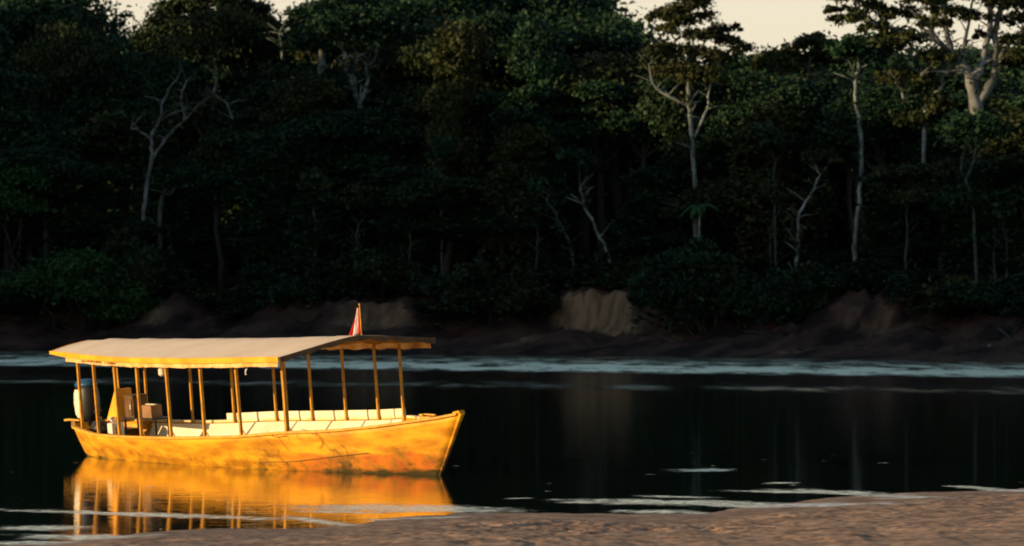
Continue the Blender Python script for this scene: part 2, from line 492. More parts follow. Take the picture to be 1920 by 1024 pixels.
GZ = GZ + (np.abs(fbm(GX * 1.4 + 40, GY * 1.4, 4) - .47)) * np.interp(TT, [0, 2, 8], [0, .7, 1.4])
far_bank = grid_mesh('river_bank', GX, GY, GZ, M_mud)
clay = (cliff * np.clip((CT - 4.9) / .5, 0, 1) * np.clip((7.6 - CT) / .8, 0, 1) + .45 * np.clip((fbm(GX * .25 + 3, GY * .25, 3) - .56) * 6, 0, 1) * (TT > 1)).reshape(-1)
at_c = far_bank.data.attributes.new('clay', 'FLOAT', 'POINT')
at_c.data.foreach_set('value', clay.astype(np.float32))
tag(far_bank, 'dark eroded mud bank with pale clay scars below the forest', kind='structure')
ground_far = mesh_from('forest_floor', [(-1500, 380, 3.0), (1500, 380, 3.0), (1500, 1800, 3.0), (-1500, 1800, 3.0)], [(0, 1, 2, 3)], M_mud)
tag(ground_far, 'flat ground under the forest beyond the bank', kind='structure')

def bank_at(px, t):
    """ground point inland by t of the waterline, on the sight line of column px (approximately)"""
    cols = 960 + (BX + nx_ * t) / np.maximum(BY + ny_ * t, 1) * F
    ok = (BY > 150) & (np.abs(BX) < 110)
    i = int(np.argmin(np.where(ok, np.abs(cols - px), 1e9)))
    z = float(np.interp(t, ts, GZ[i]))
    return Vector((BX[i] + nx_[i] * t, BY[i] + ny_[i] * t, z))

# ---------------------------------------------------------------- trees
def leaf_quads(P, size, up=.3, rs=None, out=None):
    """diamond leaves at points P"""
    rs = rs or rng
    n = len(P)
    nrm = rs.normal(size=(n, 3)); nrm[:, 2] += up * 2
    if out is not None: nrm = nrm + out * 1.0
    nrm /= np.linalg.norm(nrm, axis=1)[:, None]
    a = np.cross(nrm, rs.normal(size=(n, 3))); a /= np.linalg.norm(a, axis=1)[:, None]
    b = np.cross(nrm, a)
    s = size * rs.uniform(.5, 1.4, (n, 1))
    w = s * rs.uniform(.35, .7, (n, 1))
    return np.stack([P + a * s * .5, P + b * w * .5 + nrm * s * .08, P - a * s * .5, P - b * w * .5 + nrm * s * .08], 1)

def crown_points(blobs, dens, rs, spread=.17, keep=1.0):
    """blobs: (center, (rx,ry,rz)); leaf tufts sit on a ragged shell of each blob"""
    out = []
    for c, r in blobs:
        c = np.array(c); r = np.array(r)
        nt = max(6, int(dens * (r[0] * r[2] + r[0] * r[1]) * 1.0))
        d = rs.normal(size=(nt, 3)); d[:, 2] = np.abs(d[:, 2]) * 1.1 - .35 * rs.random(nt); d /= np.linalg.norm(d, axis=1)[:, None]
        rad = rs.uniform(.62, 1.08, (nt, 1))
        ctr = c + d * r * rad
        per = rs.integers(24, 60, nt)
        sig = spread * rs.uniform(.6, 1.5, nt) * min(r[0], 4.5)
        for k in range(nt):
            q = rs.normal(size=(per[k], 3)) * np.array([1, 1, .55]) * sig[k] + ctr[k]
            out.append(q)
    P = np.concatenate(out)
    if keep < 1: P = P[rs.random(len(P)) < keep]
    return P

def limb(mb, p, q, r0, r1, rs, wob=.06, n=6):
    p, q = Vector(p), Vector(q)
    L = (q - p).length
    pts, rad = [], []
    for i in range(n + 1):
        u = i / n
        j = Vector(rs.normal(size=3)) * L * wob * math.sin(math.pi * u)
        pts.append(p.lerp(q, u) + j); rad.append(r0 + (r1 - r0) * u)
    mb.tube(pts, rad, 7)

class Proto: pass
def make_proto(kind, seed):
    rs = np.random.default_rng(seed)
    pr = Proto()
    mb = MB()
    size = .34
    if kind == 'dome':
        Ht = 17; blobs = []
        for k in range(9):
            a = rs.uniform(0, 6.28); rr = rs.uniform(.8, 3.0)
            blobs.append(((math.cos(a) * rr, math.sin(a) * rr, 12.3 + rs.uniform(-1.2, 2.6) - rr * .3), (rs.uniform(1.6, 2.6), rs.uniform(1.6, 2.6), rs.uniform(1.2, 1.9))))
        r = 4.8; dens = 16
    elif kind == 'spreading':
        Ht = 19; blobs = []
        for k in range(10):
            a = rs.uniform(0, 6.28); rr = rs.uniform(.5, 4.4)
            blobs.append(((math.cos(a) * rr, math.sin(a) * rr, 16.6 - .08 * rr * rr + rs.uniform(-1.1, .9)), (rs.uniform(1.6, 2.4), rs.uniform(1.6, 2.4), rs.uniform(.7, 1.1))))
        r = 5.6; dens = 18
    elif kind == 'column':
        Ht = 15; blobs = []
        for k in range(11):
            blobs.append(((rs.uniform(-1, 1), rs.uniform(-1, 1), 2.5 + k * 1.15), (rs.uniform(1.0, 2.1), rs.uniform(1.0, 2.1), rs.uniform(1.0, 1.8))))
        r = 2.8; dens = 14
    elif kind == 'airy':
        Ht = 18; blobs = []
        for k in range(8):
            a = rs.uniform(0, 6.28); rr = rs.uniform(.8, 3.4)
            blobs.append(((math.cos(a) * rr, math.sin(a) * rr, 14.2 + rs.uniform(-2.0, 2.6)), (rs.uniform(1.0, 1.6), rs.uniform(1.0, 1.6), rs.uniform(.6, 1.0))))
        r = 4.6; dens = 14; size = .36
    elif kind == 'shrub':
        Ht = 5; blobs = []
        for k in range(9):
            a = rs.uniform(0, 6.28); rr = rs.uniform(.2, 1.7)
            blobs.append(((math.cos(a) * rr, math.sin(a) * rr, 1.2 + rs.uniform(0, 2.4) * (1 - rr / 2.6)), (rs.uniform(.8, 1.3), rs.uniform(.8, 1.3), rs.uniform(.7, 1.2))))
        r = 2.6; dens = 26; size = .36
    P = crown_points(blobs, dens, rs)
    if kind in ('column', 'shrub'):
        # hanging strands
        st = []
        for k in range(26 if kind == 'column' else 8):
            a = rs.uniform(0, 6.28); x, y = math.cos(a) * r * rs.uniform(.5, .9), math.sin(a) * r * rs.uniform(.5, .9)
            z1 = rs.uniform(.4, 1) * Ht * .85; L = rs.uniform(2, 6); m = int(L * 9)
            z = z1 - rs.random(m) * min(L, z1)
            st.append(np.stack([x + rs.normal(size=m) * .16, y + rs.normal(size=m) * .16, z], -1))
        P = np.concatenate([P] + st)
    pr.leaf = leaf_quads(P, size, .35, rs)
    mb.tube([(0, 0, -1.0), (rs.uniform(-.15, .15), 0, Ht * .2), (rs.uniform(-.4, .4), rs.uniform(-.3, .3), Ht * .45), (rs.uniform(-.3, .3), 0, Ht * .72)],
            [.34, .26, .21, .14] if kind != 'shrub' else [.09, .07, .06, .04], 8)
    for c, rr in blobs[:7]:
        if kind in ('shrub',): limb(mb, (0, 0, .2), c, .05, .02, rs)
        elif kind == 'column': limb(mb, (0, 0, max(1, c[2] - 1.5)), c, .08, .03, rs)
        else: limb(mb, (0, 0, Ht * .55), c, .12, .04, rs)
    pr.kind, pr.H, pr.r = kind, Ht, r
    pr.crown = {}
    pr.trunk = {}
    pr.mb = mb
    return pr

def proto_meshes(pr, lm, bm):
    if lm.name not in pr.crown: pr.crown[lm.name] = quads_mesh('crown', pr.leaf, lm)
    if bm.name not in pr.trunk:
        me = bpy.data.meshes.new('trunk'); me.from_pydata(pr.mb.v, [], pr.mb.f); me.materials.append(bm)
        me.polygons.foreach_set('use_smooth', [True] * len(me.polygons)); pr.trunk[bm.name] = me
    return pr.crown[lm.name], pr.trunk[bm.name]

protos = {k: [make_proto(k, s + 10 * i) for i in range(c)] for k, s, c in (('dome', 101, 3), ('spreading', 201, 2), ('column', 301, 3), ('airy', 401, 2), ('shrub', 501, 3))}

def place_tree(pr, loc, height, rot, wide, name, label, cat, group, lm=M_leaf, bm=M_bark):
    root = empty(name, loc, (0, 0, rot))
    k = height / pr.H
    root.scale = (wide, wide, k)
    tag(root, label, cat, group)
    c, t_ = proto_meshes(pr, lm, bm)
    link('crown', c, root); link('trunk', t_, root)
    return root

SKY = [(-300, -60), (120, -60), (205, -25), (225, 50), (290, 44), (312, 10), (400, -10), (478, 25), (500, 76), (542, 76), (572, 26), (620, 0), (700, -5), (780, -30), (900, -18), (960, -30), (1090, -30), (1135, 4), (1178, 34), (1235, 60), (1330, 120), (1415, 128), (1480, 100), (1540, 90), (1600, 95), (1920, 115), (2300, 60)]
def sky_row0(px): return float(np.interp(px, [a for a, b in SKY], [b for a, b in SKY]))

def sky_row(px): return max(sky_row0(px), sky_row0(px - 85) - 22, sky_row0(px + 85) - 22)
# gaps in the front storeys through which a landmark's limbs can be seen: columns, highest row a nearer crown may reach, how far inland
WINDOWS = [(1775, 1885, 225, 18), (640, 705, 185, 20), (1490, 1550, 165, 20), (1700, 1770, 190, 16), ]
SLOTS = [(262, 292, 395, 14.5), (1290, 1312, 430, 14.5), (1596, 1620, 470, 14.5), (1492, 1530, 480, 14.5), (1100, 1145, 480, 14.5)]
LAB = {
 'back': 'canopy tree deep in the forest',
 'mid': 'shaded middle storey broadleaf tree',
 'vine': 'vine draped tree at the forest front',
 'low': 'low dark shrub atop the mud bank',
}
SECT = [(-400, 600, 'left of the roof flag'), (600, 1240, 'between the roof flag and the forked white trunk'), (1240, 1560, 'around the tall white trunk'), (1560, 2300, 'under the huge emergent tree')]
def sect(px):
    for a, b, s_ in SECT:
        if a <= px < b: return s_
    return SECT[-1][2]
def row(kinds, t0, t1, px0, px1, step, hfun, wide, key, name, cat, lm=M_leaf):
    px = px0
    while px < px1:
        p = px + R.uniform(-.35, .35) * step
        t_ = R.uniform(t0, t1)
        if key == 'low' and any(a_ < p < b_ for a_, b_ in ((1015, 1205), (1560, 1710), (600, 790))): t_ = 9.6
        loc = bank_at(p, t_)
        kd = R.choice(kinds)
        pr = R.choice(protos[kd])
        d = loc.y
        hmax = H + (YH - sky_row(p)) / F * d - loc.z
        h = min(hfun(), hmax * R.uniform(.88, .96))
        for a_, b_, yt, tm in WINDOWS:
            if a_ - 80 < p < b_ + 80 and t_ < tm: h = min(h, H + (YH - yt) / F * d - loc.z)
        for a_, b_, yt, tm in SLOTS:
            if key == 'low' and a_ - 26 < p < b_ + 26: h = max(2.2, H + (YH - yt) / F * d - loc.z)
            elif a_ - 42 < p < b_ + 42 and t_ < tm: h = min(h, max(2.2, H + (YH - yt) / F * d - loc.z))
        w = wide * R.uniform(.8, 1.2)
        lb = LAB[key] + ', ' + sect(p)
        place_tree(pr, loc, h, R.uniform(0, 6.28), w, name, lb, cat, key + ' storey trees ' + sect(p) if key != 'low' else 'low bank shrubs ' + sect(p), lm, M_grey if (key == 'mid' and R.random() < .4) else M_bark)
        px += step * R.uniform(.85, 1.15)
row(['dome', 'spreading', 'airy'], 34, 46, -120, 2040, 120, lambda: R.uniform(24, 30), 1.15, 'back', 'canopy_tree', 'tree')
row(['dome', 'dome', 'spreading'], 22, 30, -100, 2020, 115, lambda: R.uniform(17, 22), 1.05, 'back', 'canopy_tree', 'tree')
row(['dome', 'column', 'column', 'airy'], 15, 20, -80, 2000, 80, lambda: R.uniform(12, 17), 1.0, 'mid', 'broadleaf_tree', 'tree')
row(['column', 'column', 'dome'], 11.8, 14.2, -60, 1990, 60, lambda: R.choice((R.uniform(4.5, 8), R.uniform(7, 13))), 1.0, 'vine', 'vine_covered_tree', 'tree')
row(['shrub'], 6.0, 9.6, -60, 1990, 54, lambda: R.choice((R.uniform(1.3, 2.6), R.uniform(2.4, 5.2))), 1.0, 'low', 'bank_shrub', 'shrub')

# forest behind everything, one mass
def wood_mass(name, centers, size, label, seed, dens=1.6, spread=.3):
    rs = np.random.default_rng(seed)
    P = crown_points(centers, dens, rs, spread=spread)
    ob = link(name, quads_mesh(name, leaf_quads(P, size, .3, rs), M_leaf))
    tag(ob, label, 'forest', kind='stuff')
    return ob
cent = []
px = -250
while px < 2200:
    loc = bank_at(px, 54)
    top = H + (YH - sky_row(px) - 14) / F * loc.y
    z = 5
    while z < top - 1.5:
        cent.append(((loc.x + R.uniform(-2, 2), loc.y + R.uniform(-3, 5), z), (4.5, 4, 3)))
        z += 3.2
    px += 62
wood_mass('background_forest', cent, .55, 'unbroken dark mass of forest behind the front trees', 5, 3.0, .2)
# unseen forest added on the left bend of the bank, heights set to shade the far forest
cent = []
i = 0
for i in range(0, len(BX), 12):
    if BX[i] < -46 and BY[i] > 128:
        for t_ in (12, 24, 36):
            loc = Vector((BX[i] + nx_[i] * t_, BY[i] + ny_[i] * t_, 3))
            Ht = (R.uniform(38, 43) if BY[i] < 200 else R.uniform(36, 41) if BY[i] < 250 else R.uniform(29, 35)) if BX[i] < -80 else R.uniform(12, 15)
            z = 6
            while z < Ht:
                cent.append(((loc.x + R.uniform(-3, 3), loc.y + R.uniform(-3, 3), z), (4.5, 4.5, 3.2)))
                z += 4.5
wood_mass('sun_blocking_forest', cent, 1.8, 'unseen forest added beyond the left edge to shade the far bank', 6)

# ---- landmark trees
def poly(pxs, d, r_px, rs=None, n=3):
    """photo polyline -> world polyline and radii, smoothed"""
    P = [at(x, y, d) for x, y in pxs]
    k = len(P)
    rad = [r_px[0] + (r_px[1] - r_px[0]) * i / (k - 1) for i in range(k)]
    rad = [r * d / F for r in rad]
    return P, rad
def smooth_poly(P, rad, m=4):
    out, ro = [], []
    for i in range(len(P) - 1):
        p0 = P[max(i - 1, 0)]; p1 = P[i]; p2 = P[i + 1]; p3 = P[min(i + 2, len(P) - 1)]
        for j in range(m):
            u = j / m
            out.append(.5 * ((2 * p1) + (p2 - p0) * u + (2 * p0 - 5 * p1 + 4 * p2 - p3) * u * u + (3 * p1 - p0 - 3 * p2 + p3) * u ** 3)); ro.append(rad[i] + (rad[i + 1] - rad[i]) * u)
    out.append(P[-1]); ro.append(rad[-1])
    return out, ro

def landmark(name, label, cat, t_, limbs, blobs, bark, leafm, seed, dens=12, size=.36, keep=1.0, spread=.2, base_px=None, group=None):
    rs = np.random.default_rng(seed)
    bx = base_px or limbs[0][0][0][0]
    g = bank_at(bx, t_)
    d = g.y
    root = empty(name, (g.x, g.y, g.z))
    tag(root, label, cat, group)
    mb = MB(); vine = []
    o = Vector((g.x, g.y, g.z))
    first = True
    for pts, r in limbs:
        P, rad = poly(pts, d, r)
        if first:      # carry the trunk down to the ground
            P = [Vector((P[0].x + .2, P[0].y, g.z - .6))] + P; rad = [rad[0] * 1.15] + rad
            first = False
        else:
            dy = rs.uniform(-1.2, .3)
            P = [p + Vector((0, dy * i / len(P), 0)) for i, p in enumerate(P)]
        P, rad = smooth_poly(P, rad)
        wob = rs.normal(size=(len(P), 3)) * .035
        rad = [q * rs.uniform(.85, 1.15) for q in rad]
        P = [p + Vector(w_) for p, w_ in zip(P, wob)]
        mb.tube([p - o for p in P], rad, 8)
        is_trunk = len(limbs) > 1 and pts is limbs[0][0]
        for k_ in range(2, len(P) - 1) if not is_trunk else range(len(P) // 2, len(P) - 1):      # side twigs
            if rs.random() < (.55 if not is_trunk else .2):
                u_ = Vector((rs.choice((-1, 1)) * rs.uniform(.4, 1), rs.uniform(-.5, .5), rs.uniform(.1, 1.1))).normalized() * rs.uniform(.5, 1.5)
                q0 = P[k_] - o
                mb.tube([q0, q0 + u_ * .5 + Vector((0, 0, .05)), q0 + u_], [rad[k_] * .5, rad[k_] * .33, .012], 5)
        tip = P[-1] - o
        for k_ in range(3):
            u_ = Vector((rs.uniform(-1, 1), rs.uniform(-.6, .6), rs.uniform(.2, 1.1))).normalized() * rs.uniform(.6, 1.4)
            mb.tube([tip - (P[-1] - P[-2]) * .3, tip + u_ * .5, tip + u_], [rad[-1] * .7, rad[-1] * .4, .012], 5)
        for k_ in range(1, len(P), 2):      # leaves and vines clinging to the bark
            if rs.random() < .42:
                q0 = P[k_] - o
                vine.append(rs.normal(size=(int(rs.integers(10, 34)), 3)) * np.array([.28, .2, .5]) + np.array([q0.x + rs.uniform(-.35, .35), q0.y - rs.uniform(0, .4), q0.z]))
    mb.build('trunk', bark, root, True)
    B = []
    for x, y, rx, ry in blobs:
        c = at(x, y, d) - o
        B.append(((c.x, c.y + rs.uniform(-1, 1) * rx * d / F * .6, c.z), (rx * d / F, rx * d / F * .9, ry * d / F)))
    if B:
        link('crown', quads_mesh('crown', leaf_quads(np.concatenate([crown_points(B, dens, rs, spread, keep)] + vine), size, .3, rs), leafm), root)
    return root

landmark('white_trunked_tree', 'leaning white forked tree with bare crooked branches in the left of the forest', 'tree', 10.6,
    [([(270, 420), (274, 360), (285, 290), (283, 255)], (4.2, 2.8)), ([(283, 300), (310, 262), (345, 225), (375, 195), (400, 178)], (3.2, 1.5)),
     ([(283, 255), (300, 225), (306, 190), (330, 150)], (3.5, 1.5)), ([(400, 178), (425, 195), (437, 225)], (2.5, 1.2)), ([(283, 262), (262, 245), (245, 240)], (2.5, 1.2)),
     ([(400, 178), (405, 140), (400, 100), (410, 60)], (3, 1.6)), ([(345, 225), (340, 180), (352, 150)], (2.5, 1.2)), ([(300, 225), (325, 212), (350, 205)], (2, 1))],
    [(420, 50, 60, 28), (355, 90, 50, 22)], M_silver, M_leaf, 31, 7)
landmark('curved_sapling', 'thin pale stem curving up right beside the leaning white forked tree', 'tree', 10.2,
    [([(300, 386), (322, 362), (335, 330), (352, 314), (378, 305)], (4, 1.5))], [(400, 300, 34, 16)], M_grey, M_leaf, 32, 8, base_px=300)
landmark('forked_tree', 'white trunk forking like a wishbone high above the boat roof', 'tree', 19,
    [([(676, 260), (674, 185)], (5, 5)), ([(672, 188), (660, 150), (648, 120), (645, 95)], (5, 3)), ([(678, 188), (690, 150), (688, 120)], (4.5, 2.5)), ([(668, 170), (664, 140), (672, 105)], (4, 2)),
     ([(688, 130), (702, 112), (708, 95)], (3, 1.5))],
    [(640, 60, 60, 32), (700, 55, 60, 34), (670, 95, 24, 12), (680, 240, 50, 24)], M_pale, M_leaf, 33, 11)
landmark('tall_white_tree', 'tall white trunk with one crooked limb reaching left under a see-through crown', 'tree', 10.8,
    [([(1306, 440), (1303, 380), (1302, 310), (1297, 250), (1290, 196)], (5, 4)), ([(1290, 200), (1268, 186), (1240, 172), (1226, 155), (1218, 120)], (3.6, 1.6)),
     ([(1290, 200), (1292, 150), (1300, 90), (1290, 50)], (4.5, 2)), ([(1300, 260), (1322, 215), (1330, 170), (1345, 110)], (2.6, 1.2)), ([(1296, 110), (1330, 70), (1350, 50)], (2.2, 1))],
    [(1262, 22, 30, 18), (1300, 12, 34, 18), (1280, 45, 30, 16), (1240, 35, 24, 14), (1345, 60, 26, 14), (1310, 70, 30, 14), (1385, 95, 24, 16), (1325, 34, 22, 12), (1250, 60, 26, 14), (1292, 100, 36, 13), (1340, 72, 22, 10), (1368, 80, 24, 12), (1380, 55, 10, 8), (1352, 110, 30, 16), (1275, 140, 44, 20), (1320, 150, 40, 20), (1235, 100, 30, 20)],
    M_pale, M_leaf, 34, 12, .28, spread=.2)
landmark('slender_white_tree', 'slender bare white trunk rising straight left of the huge emergent tree', 'tree', 10.8,
    [([(1601, 480), (1606, 430), (1612, 360), (1616, 290), (1612, 230), (1604, 190), (1605, 145)], (4, 3.2)), ([(1605, 145), (1612, 110), (1600, 80)], (3.5, 2))],
    [(1600, 100, 42, 26), (1640, 92, 34, 22), (1570, 96, 26, 16)], M_pale, M_leaf, 35, 14)
landmark('bent_sapling', 'thin pale trunk bent sharply like an elbow below the slender white tree', 'tree', 10.2,
    [([(1494, 500), (1498, 450), (1496, 415), (1508, 385), (1526, 355), (1537, 325)], (3.6, 2))], [(1545, 300, 28, 15), (1520, 296, 22, 12)], M_pale, M_leaf, 36, 8)
landmark('leaning_dead_stem', 'pale dead stem leaning left above the broad clay scar', 'tree', 10.2,
    [([(1146, 500), (1136, 465), (1122, 440), (1108, 410), (1094, 382)], (3.6, 2.2)), ([(1094, 382), (1088, 350)], (2, 1.2))], [(1080, 300, 32, 20)], M_pale, M_leaf, 37, 8)
landmark('leaning_dead_stem', 'thin grey stem leaning left, left of the pale dead stem', 'tree', 10.6,
    [([(1072, 470), (1058, 435), (1040, 400), (1024, 372)], (2.4, 1.6))], [(1010, 350, 24, 14)], M_grey, M_leaf, 38, 8)
landmark('emergent_tree', 'huge emergent tree with massive forked pale limbs lit orange against the sky', 'tree', 17,
    [([(1832, 330), (1832, 225), (1826, 180), (1820, 140)], (14, 11)),
     ([(1822, 150), (1808, 122), (1786, 98), (1765, 82), (1738, 70)], (8, 4)), ([(1786, 98), (1775, 60), (1768, 20), (1750, -30)], (7, 3)),
     ([(1832, 150), (1842, 115), (1850, 75), (1858, 30), (1850, -40)], (8, 4)), ([(1838, 190), (1860, 150), (1868, 105), (1866, 60), (1880, 0), (1885, -50)], (9, 4)),
     ([(1864, 130), (1885, 90), (1915, 60), (1950, 40)], (6, 3)), ([(1815, 135), (1790, 133), (1760, 134), (1728, 138)], (5, 2)), ([(1738, 70), (1700, 62), (1660, 50), (1620, 40)], (4, 2)),
     ([(1800, 112), (1812, 60), (1822, 0)], (5, 2)), ([(1765, 82), (1730, 40), (1690, 10)], (4, 1.5))],
    [(1590, 36, 34, 14), (1572, 20, 22, 9), (1632, 20, 36, 15), (1650, 55, 34, 14), (1690, 28, 38, 16), (1700, 70, 44, 16), (1730, 5, 40, 18), (1745, 45, 34, 14), (1660, 84, 44, 14), (1780, 25, 34, 16), (1800, -10, 44, 22), (1830, 35, 28, 14), (1870, 10, 40, 20), (1905, 40, 36, 17), (1900, 80, 30, 14), (1940, 10, 50, 26), (1960, 70, 44, 24), (1600, -4, 40, 14), (1680, -14, 50, 18), (1885, 115, 34, 16), (1930, 110, 44, 24), (1755, 110, 36, 12), (1840, 70, 18, 10)],
    M_silver, M_leaf, 39, 11, .30, keep=.9, spread=.16)
landmark('pale_limbed_tree', 'small tree with two pale upright limbs under the notch of open sky', 'tree', 19,
    [([(1515, 260), (1512, 165)], (6, 5)), ([(1510, 170), (1495, 145), (1470, 138), (1445, 125), (1425, 112)], (3.6, 1.6)), ([(1508, 170), (1515, 140), (1520, 100)], (4.2, 2.2)), ([(1514, 168), (1532, 150), (1548, 138)], (2.6, 1.2))],
    [(1520, 86, 36, 16), (1450, 120, 40, 18), (1485, 112, 30, 18), (1550, 110, 36, 20), (1500, 210, 50, 24), (1520, 76, 18, 8)], M_grey, M_leaf, 40, 14)
landmark('curved_limb_tree', 'pale limb curving up right, between the slender white trunk and the emergent tree', 'tree', 15,
    [([(1732, 260), (1735, 205), (1750, 180), (1766, 160), (1768, 130)], (4, 2)), ([(1694, 185), (1690, 165), (1680, 155)], (2.8, 1.4))],
    [(1700, 150, 44, 16), (1765, 200, 30, 14), (1720, 225, 34, 16)], M_pale, M_leaf, 41, 12)
landmark('twisted_vine_tree', 'faint twisted double stem below the emergent tree', 'tree', 9.5,
    [([(1826, 400), (1812, 340), (1802, 318), (1808, 280)], (3, 1.6)), ([(1812, 335), (1825, 300), (1828, 255)], (2.6, 1.2))], [(1830, 250, 56, 28), (1800, 380, 40, 20)], M_grey, M_leaf, 42, 13)
landmark('dome_crowned_tree', 'broad dome crowned tree touching the frame top between two notches of sky', 'tree', 26,
    [([(400, 220), (392, 140), (402, 90), (396, 50)], (8, 5)), ([(396, 90), (420, 60), (445, 30)], (4, 2)), ([(396, 80), (360, 50), (330, 30)], (4, 2))],
    [(400, 4, 60, 18), (340, 18, 46, 18), (455, 22, 44, 18), (310, 42, 36, 16), (492, 48, 30, 18), (430, 50, 60, 22), (370, 60, 60, 24), (300, 80, 44, 26), (495, 90, 34, 26), (440, 100, 60, 30), (350, 110, 60, 30)],
    M_bark, M_leaf, 43, 15)
landmark('clump_forming_tree', 'dark billowy crown directly right of the notch of sky above the boat', 'tree', 24,
    [([(600, 200), (605, 110), (600, 60)], (8, 5)), ([(602, 90), (640, 50), (660, 30)], (4, 2)), ([(530, 110), (527, 80), (524, 60)], (2.4, 1.6))],
    [(590, 28, 44, 16), (560, 46, 22, 12), (640, 14, 44, 16), (700, 18, 40, 15), (620, 60, 60, 24), (690, 62, 50, 24), (760, 30, 40, 20), (575, 85, 40, 22)], M_pale, M_leaf, 44, 15)
for (x, y0, y1, w, cz, lb) in ((670, 492, 420, 2.6, 380, 'thin pale sapling with a small leafy top behind the roof flag'), (770, 500, 425, 2.6, 385, 'slim greenish sapling right of the roof flag'),
        (1448, 495, 410, 2.4, 370, 'straight thin stem midway between the tall white tree and the elbow bent trunk'), (1888, 540, 445, 2.6, 405, 'thin straight stem near the right edge, close to the bank'),
        (1868, 530, 430, 2.2, 395, 'second thin straight stem in from the right edge, close to the bank'), (1008, 500, 430, 2.4, 395, 'thin straight stem left of the two leaning stems'),
        (828, 400, 325, 2.4, 290, 'thin straight stem high in the middle of the forest wall'), (590, 520, 385, 4.2, 350, 'grey vine wrapped trunk above the middle of the boat roof'),
        (1455, 400, 300, 2.4, 270, 'faint thin stem halfway up the forest, right of the tall white trunk'), (1700, 500, 380, 3.0, 350, 'faint grey stem between the slender white tree and the emergent tree')):
    landmark('slender_sapling', lb, 'tree', 10.6, [([(x - 2, y0), (x + R.uniform(-4, 4), (y0 + y1) / 2), (x + R.uniform(-3, 3), y1)], (w, w * .6))],
             [(x, cz, 30, 16), (x + R.uniform(-18, 18), cz - 20, 24, 12)], M_grey, M_leaf_br if x in (770,) else M_leaf, int(x), 8)
# green thicket on the bank at the left
def thicket(name, label, blobs, t_, lm, seed, cat='bush', dens=20):
    rs = np.random.default_rng(seed)
    g = bank_at(blobs[0][0], t_); d = g.y
    root = empty(name, (g.x, g.y, g.z)); tag(root, label, cat)
    B = []; mb = MB()
    for x, y, rx, ry in blobs:
        c = at(x, y, d) - g
        B.append(((c.x, c.y + rs.uniform(-1, 1), c.z), (rx * d / F, rx * d / F, ry * d / F)))
        limb(mb, (c.x * .3, 0, -.8), (c.x, c.y, c.z), .07, .03, rs)
    link('crown', quads_mesh('crown', leaf_quads(crown_points(B, dens, rs, .2), .34, .4, rs), lm), root)
    mb.build('stem', M_bark, root, True)
thicket('leafy_thicket', 'bright green thicket sloping down to the water at the left', [(150, 500, 50, 24), (110, 520, 50, 30), (190, 525, 50, 30), (60, 540, 50, 28), (235, 555, 44, 24), (150, 550, 70, 30), (280, 580, 34, 14), (215, 585, 50, 14)], 5.2, M_leaf_br, 61)
thicket('overhanging_bush', 'mid green bush spilling down the bank between the two clay scars', [(1330, 540, 50, 26), (1290, 550, 40, 28), (1380, 545, 44, 26), (1350, 575, 50, 18), (1420, 560, 30, 18), (1300, 500, 50, 28), (1250, 560, 24, 20)], 6.5, M_leaf, 62)
thicket('overhanging_bush', 'dark bush creeping over the bank just left of the right hand clay scar', [(1480, 555, 44, 24), (1520, 540, 40, 26), (1450, 575, 34, 16), (1530, 575, 24, 16)], 6.5, M_leaf, 63)
thicket('overhanging_bush', 'leafy bush on the bank at the far right edge', [(1760, 560, 34, 18), (1800, 545, 40, 18), (1850, 552, 40, 16), (1900, 550, 40, 16)], 7.2, M_leaf, 64)
thicket('overhanging_bush', 'dark bush over the bank above the front of the boat', [(840, 545, 44, 20), (900, 548, 44, 22), (960, 550, 40, 20), (1010, 545, 30, 18)], 7.2, M_leaf, 65)
thicket('leafy_crown_bush', 'pale green leafy crown low at the far left edge of the forest', [(10, 330, 50, 30), (50, 345, 40, 24), (0, 380, 50, 34), (40, 395, 40, 24)], 9.5, M_leaf_br, 66)
# small palm in front of the tall white trunk
def palm(px, py, t_, label):
    g = bank_at(px, t_); d = g.y
    root = empty('small_palm', (g.x, g.y, g.z)); tag(root, label, 'palm')
    c = at(px, py, d) - g
    mb = MB(); mb.tube([(0, 0, -.4), (c.x * .5, 0, c.z * .5), (c.x, 0, c.z)], [.09, .07, .06], 8); mb.build('trunk', M_pale, root, True)
    for k in range(11):
        a = k / 11 * 6.283 + R.uniform(-.2, .2); L = R.uniform(1.0, 1.5); up = R.uniform(.2, 1.0)
        v, f = [], []
        for i in range(9):
            u = i / 8
            p = Vector((math.cos(a) * L * u, math.sin(a) * L * u, up * u - 1.1 * u * u)) + c
            w = .20 * math.sin(math.pi * min(1, u * .9 + .08)) + .02
            s_ = Vector((-math.sin(a), math.cos(a), 0)) * w
            v += [p - s_ + Vector((0, 0, -.06)), p + Vector((0, 0, .02)), p + s_ + Vector((0, 0, -.06))]
            if i:
                b_ = 3 * i
                f += [(b_ - 3, b_ - 2, b_ + 1, b_), (b_ - 2, b_ - 1, b_ + 2, b_ + 1)]
        mesh_from('frond', v, f, M_leaf_br, root)
palm(1312, 388, 7.6, 'small bright palm with drooping fronds in front of the tall white trunk')
# little pale things on the bank
def stone(px, py, r, label):
    rs = np.random.default_rng(px)
    d = ground(px, py).y
    g = bank_at(px, 3.2)
    mb = MB()
    mb.lathe([(.3 * r, -r * .5), (r, -.2 * r), (r * .95, .3 * r), (.5 * r, .75 * r), (.05 * r, .85 * r)], n=9)
    ob = mb.build('pale_rock', M_pale, None, True); ob.location = g + Vector((0, 0, r * .3)); tag(ob, label, 'rock')
stone(1858, 652, .13, 'small pale rock alone on the dark mud near the right edge')
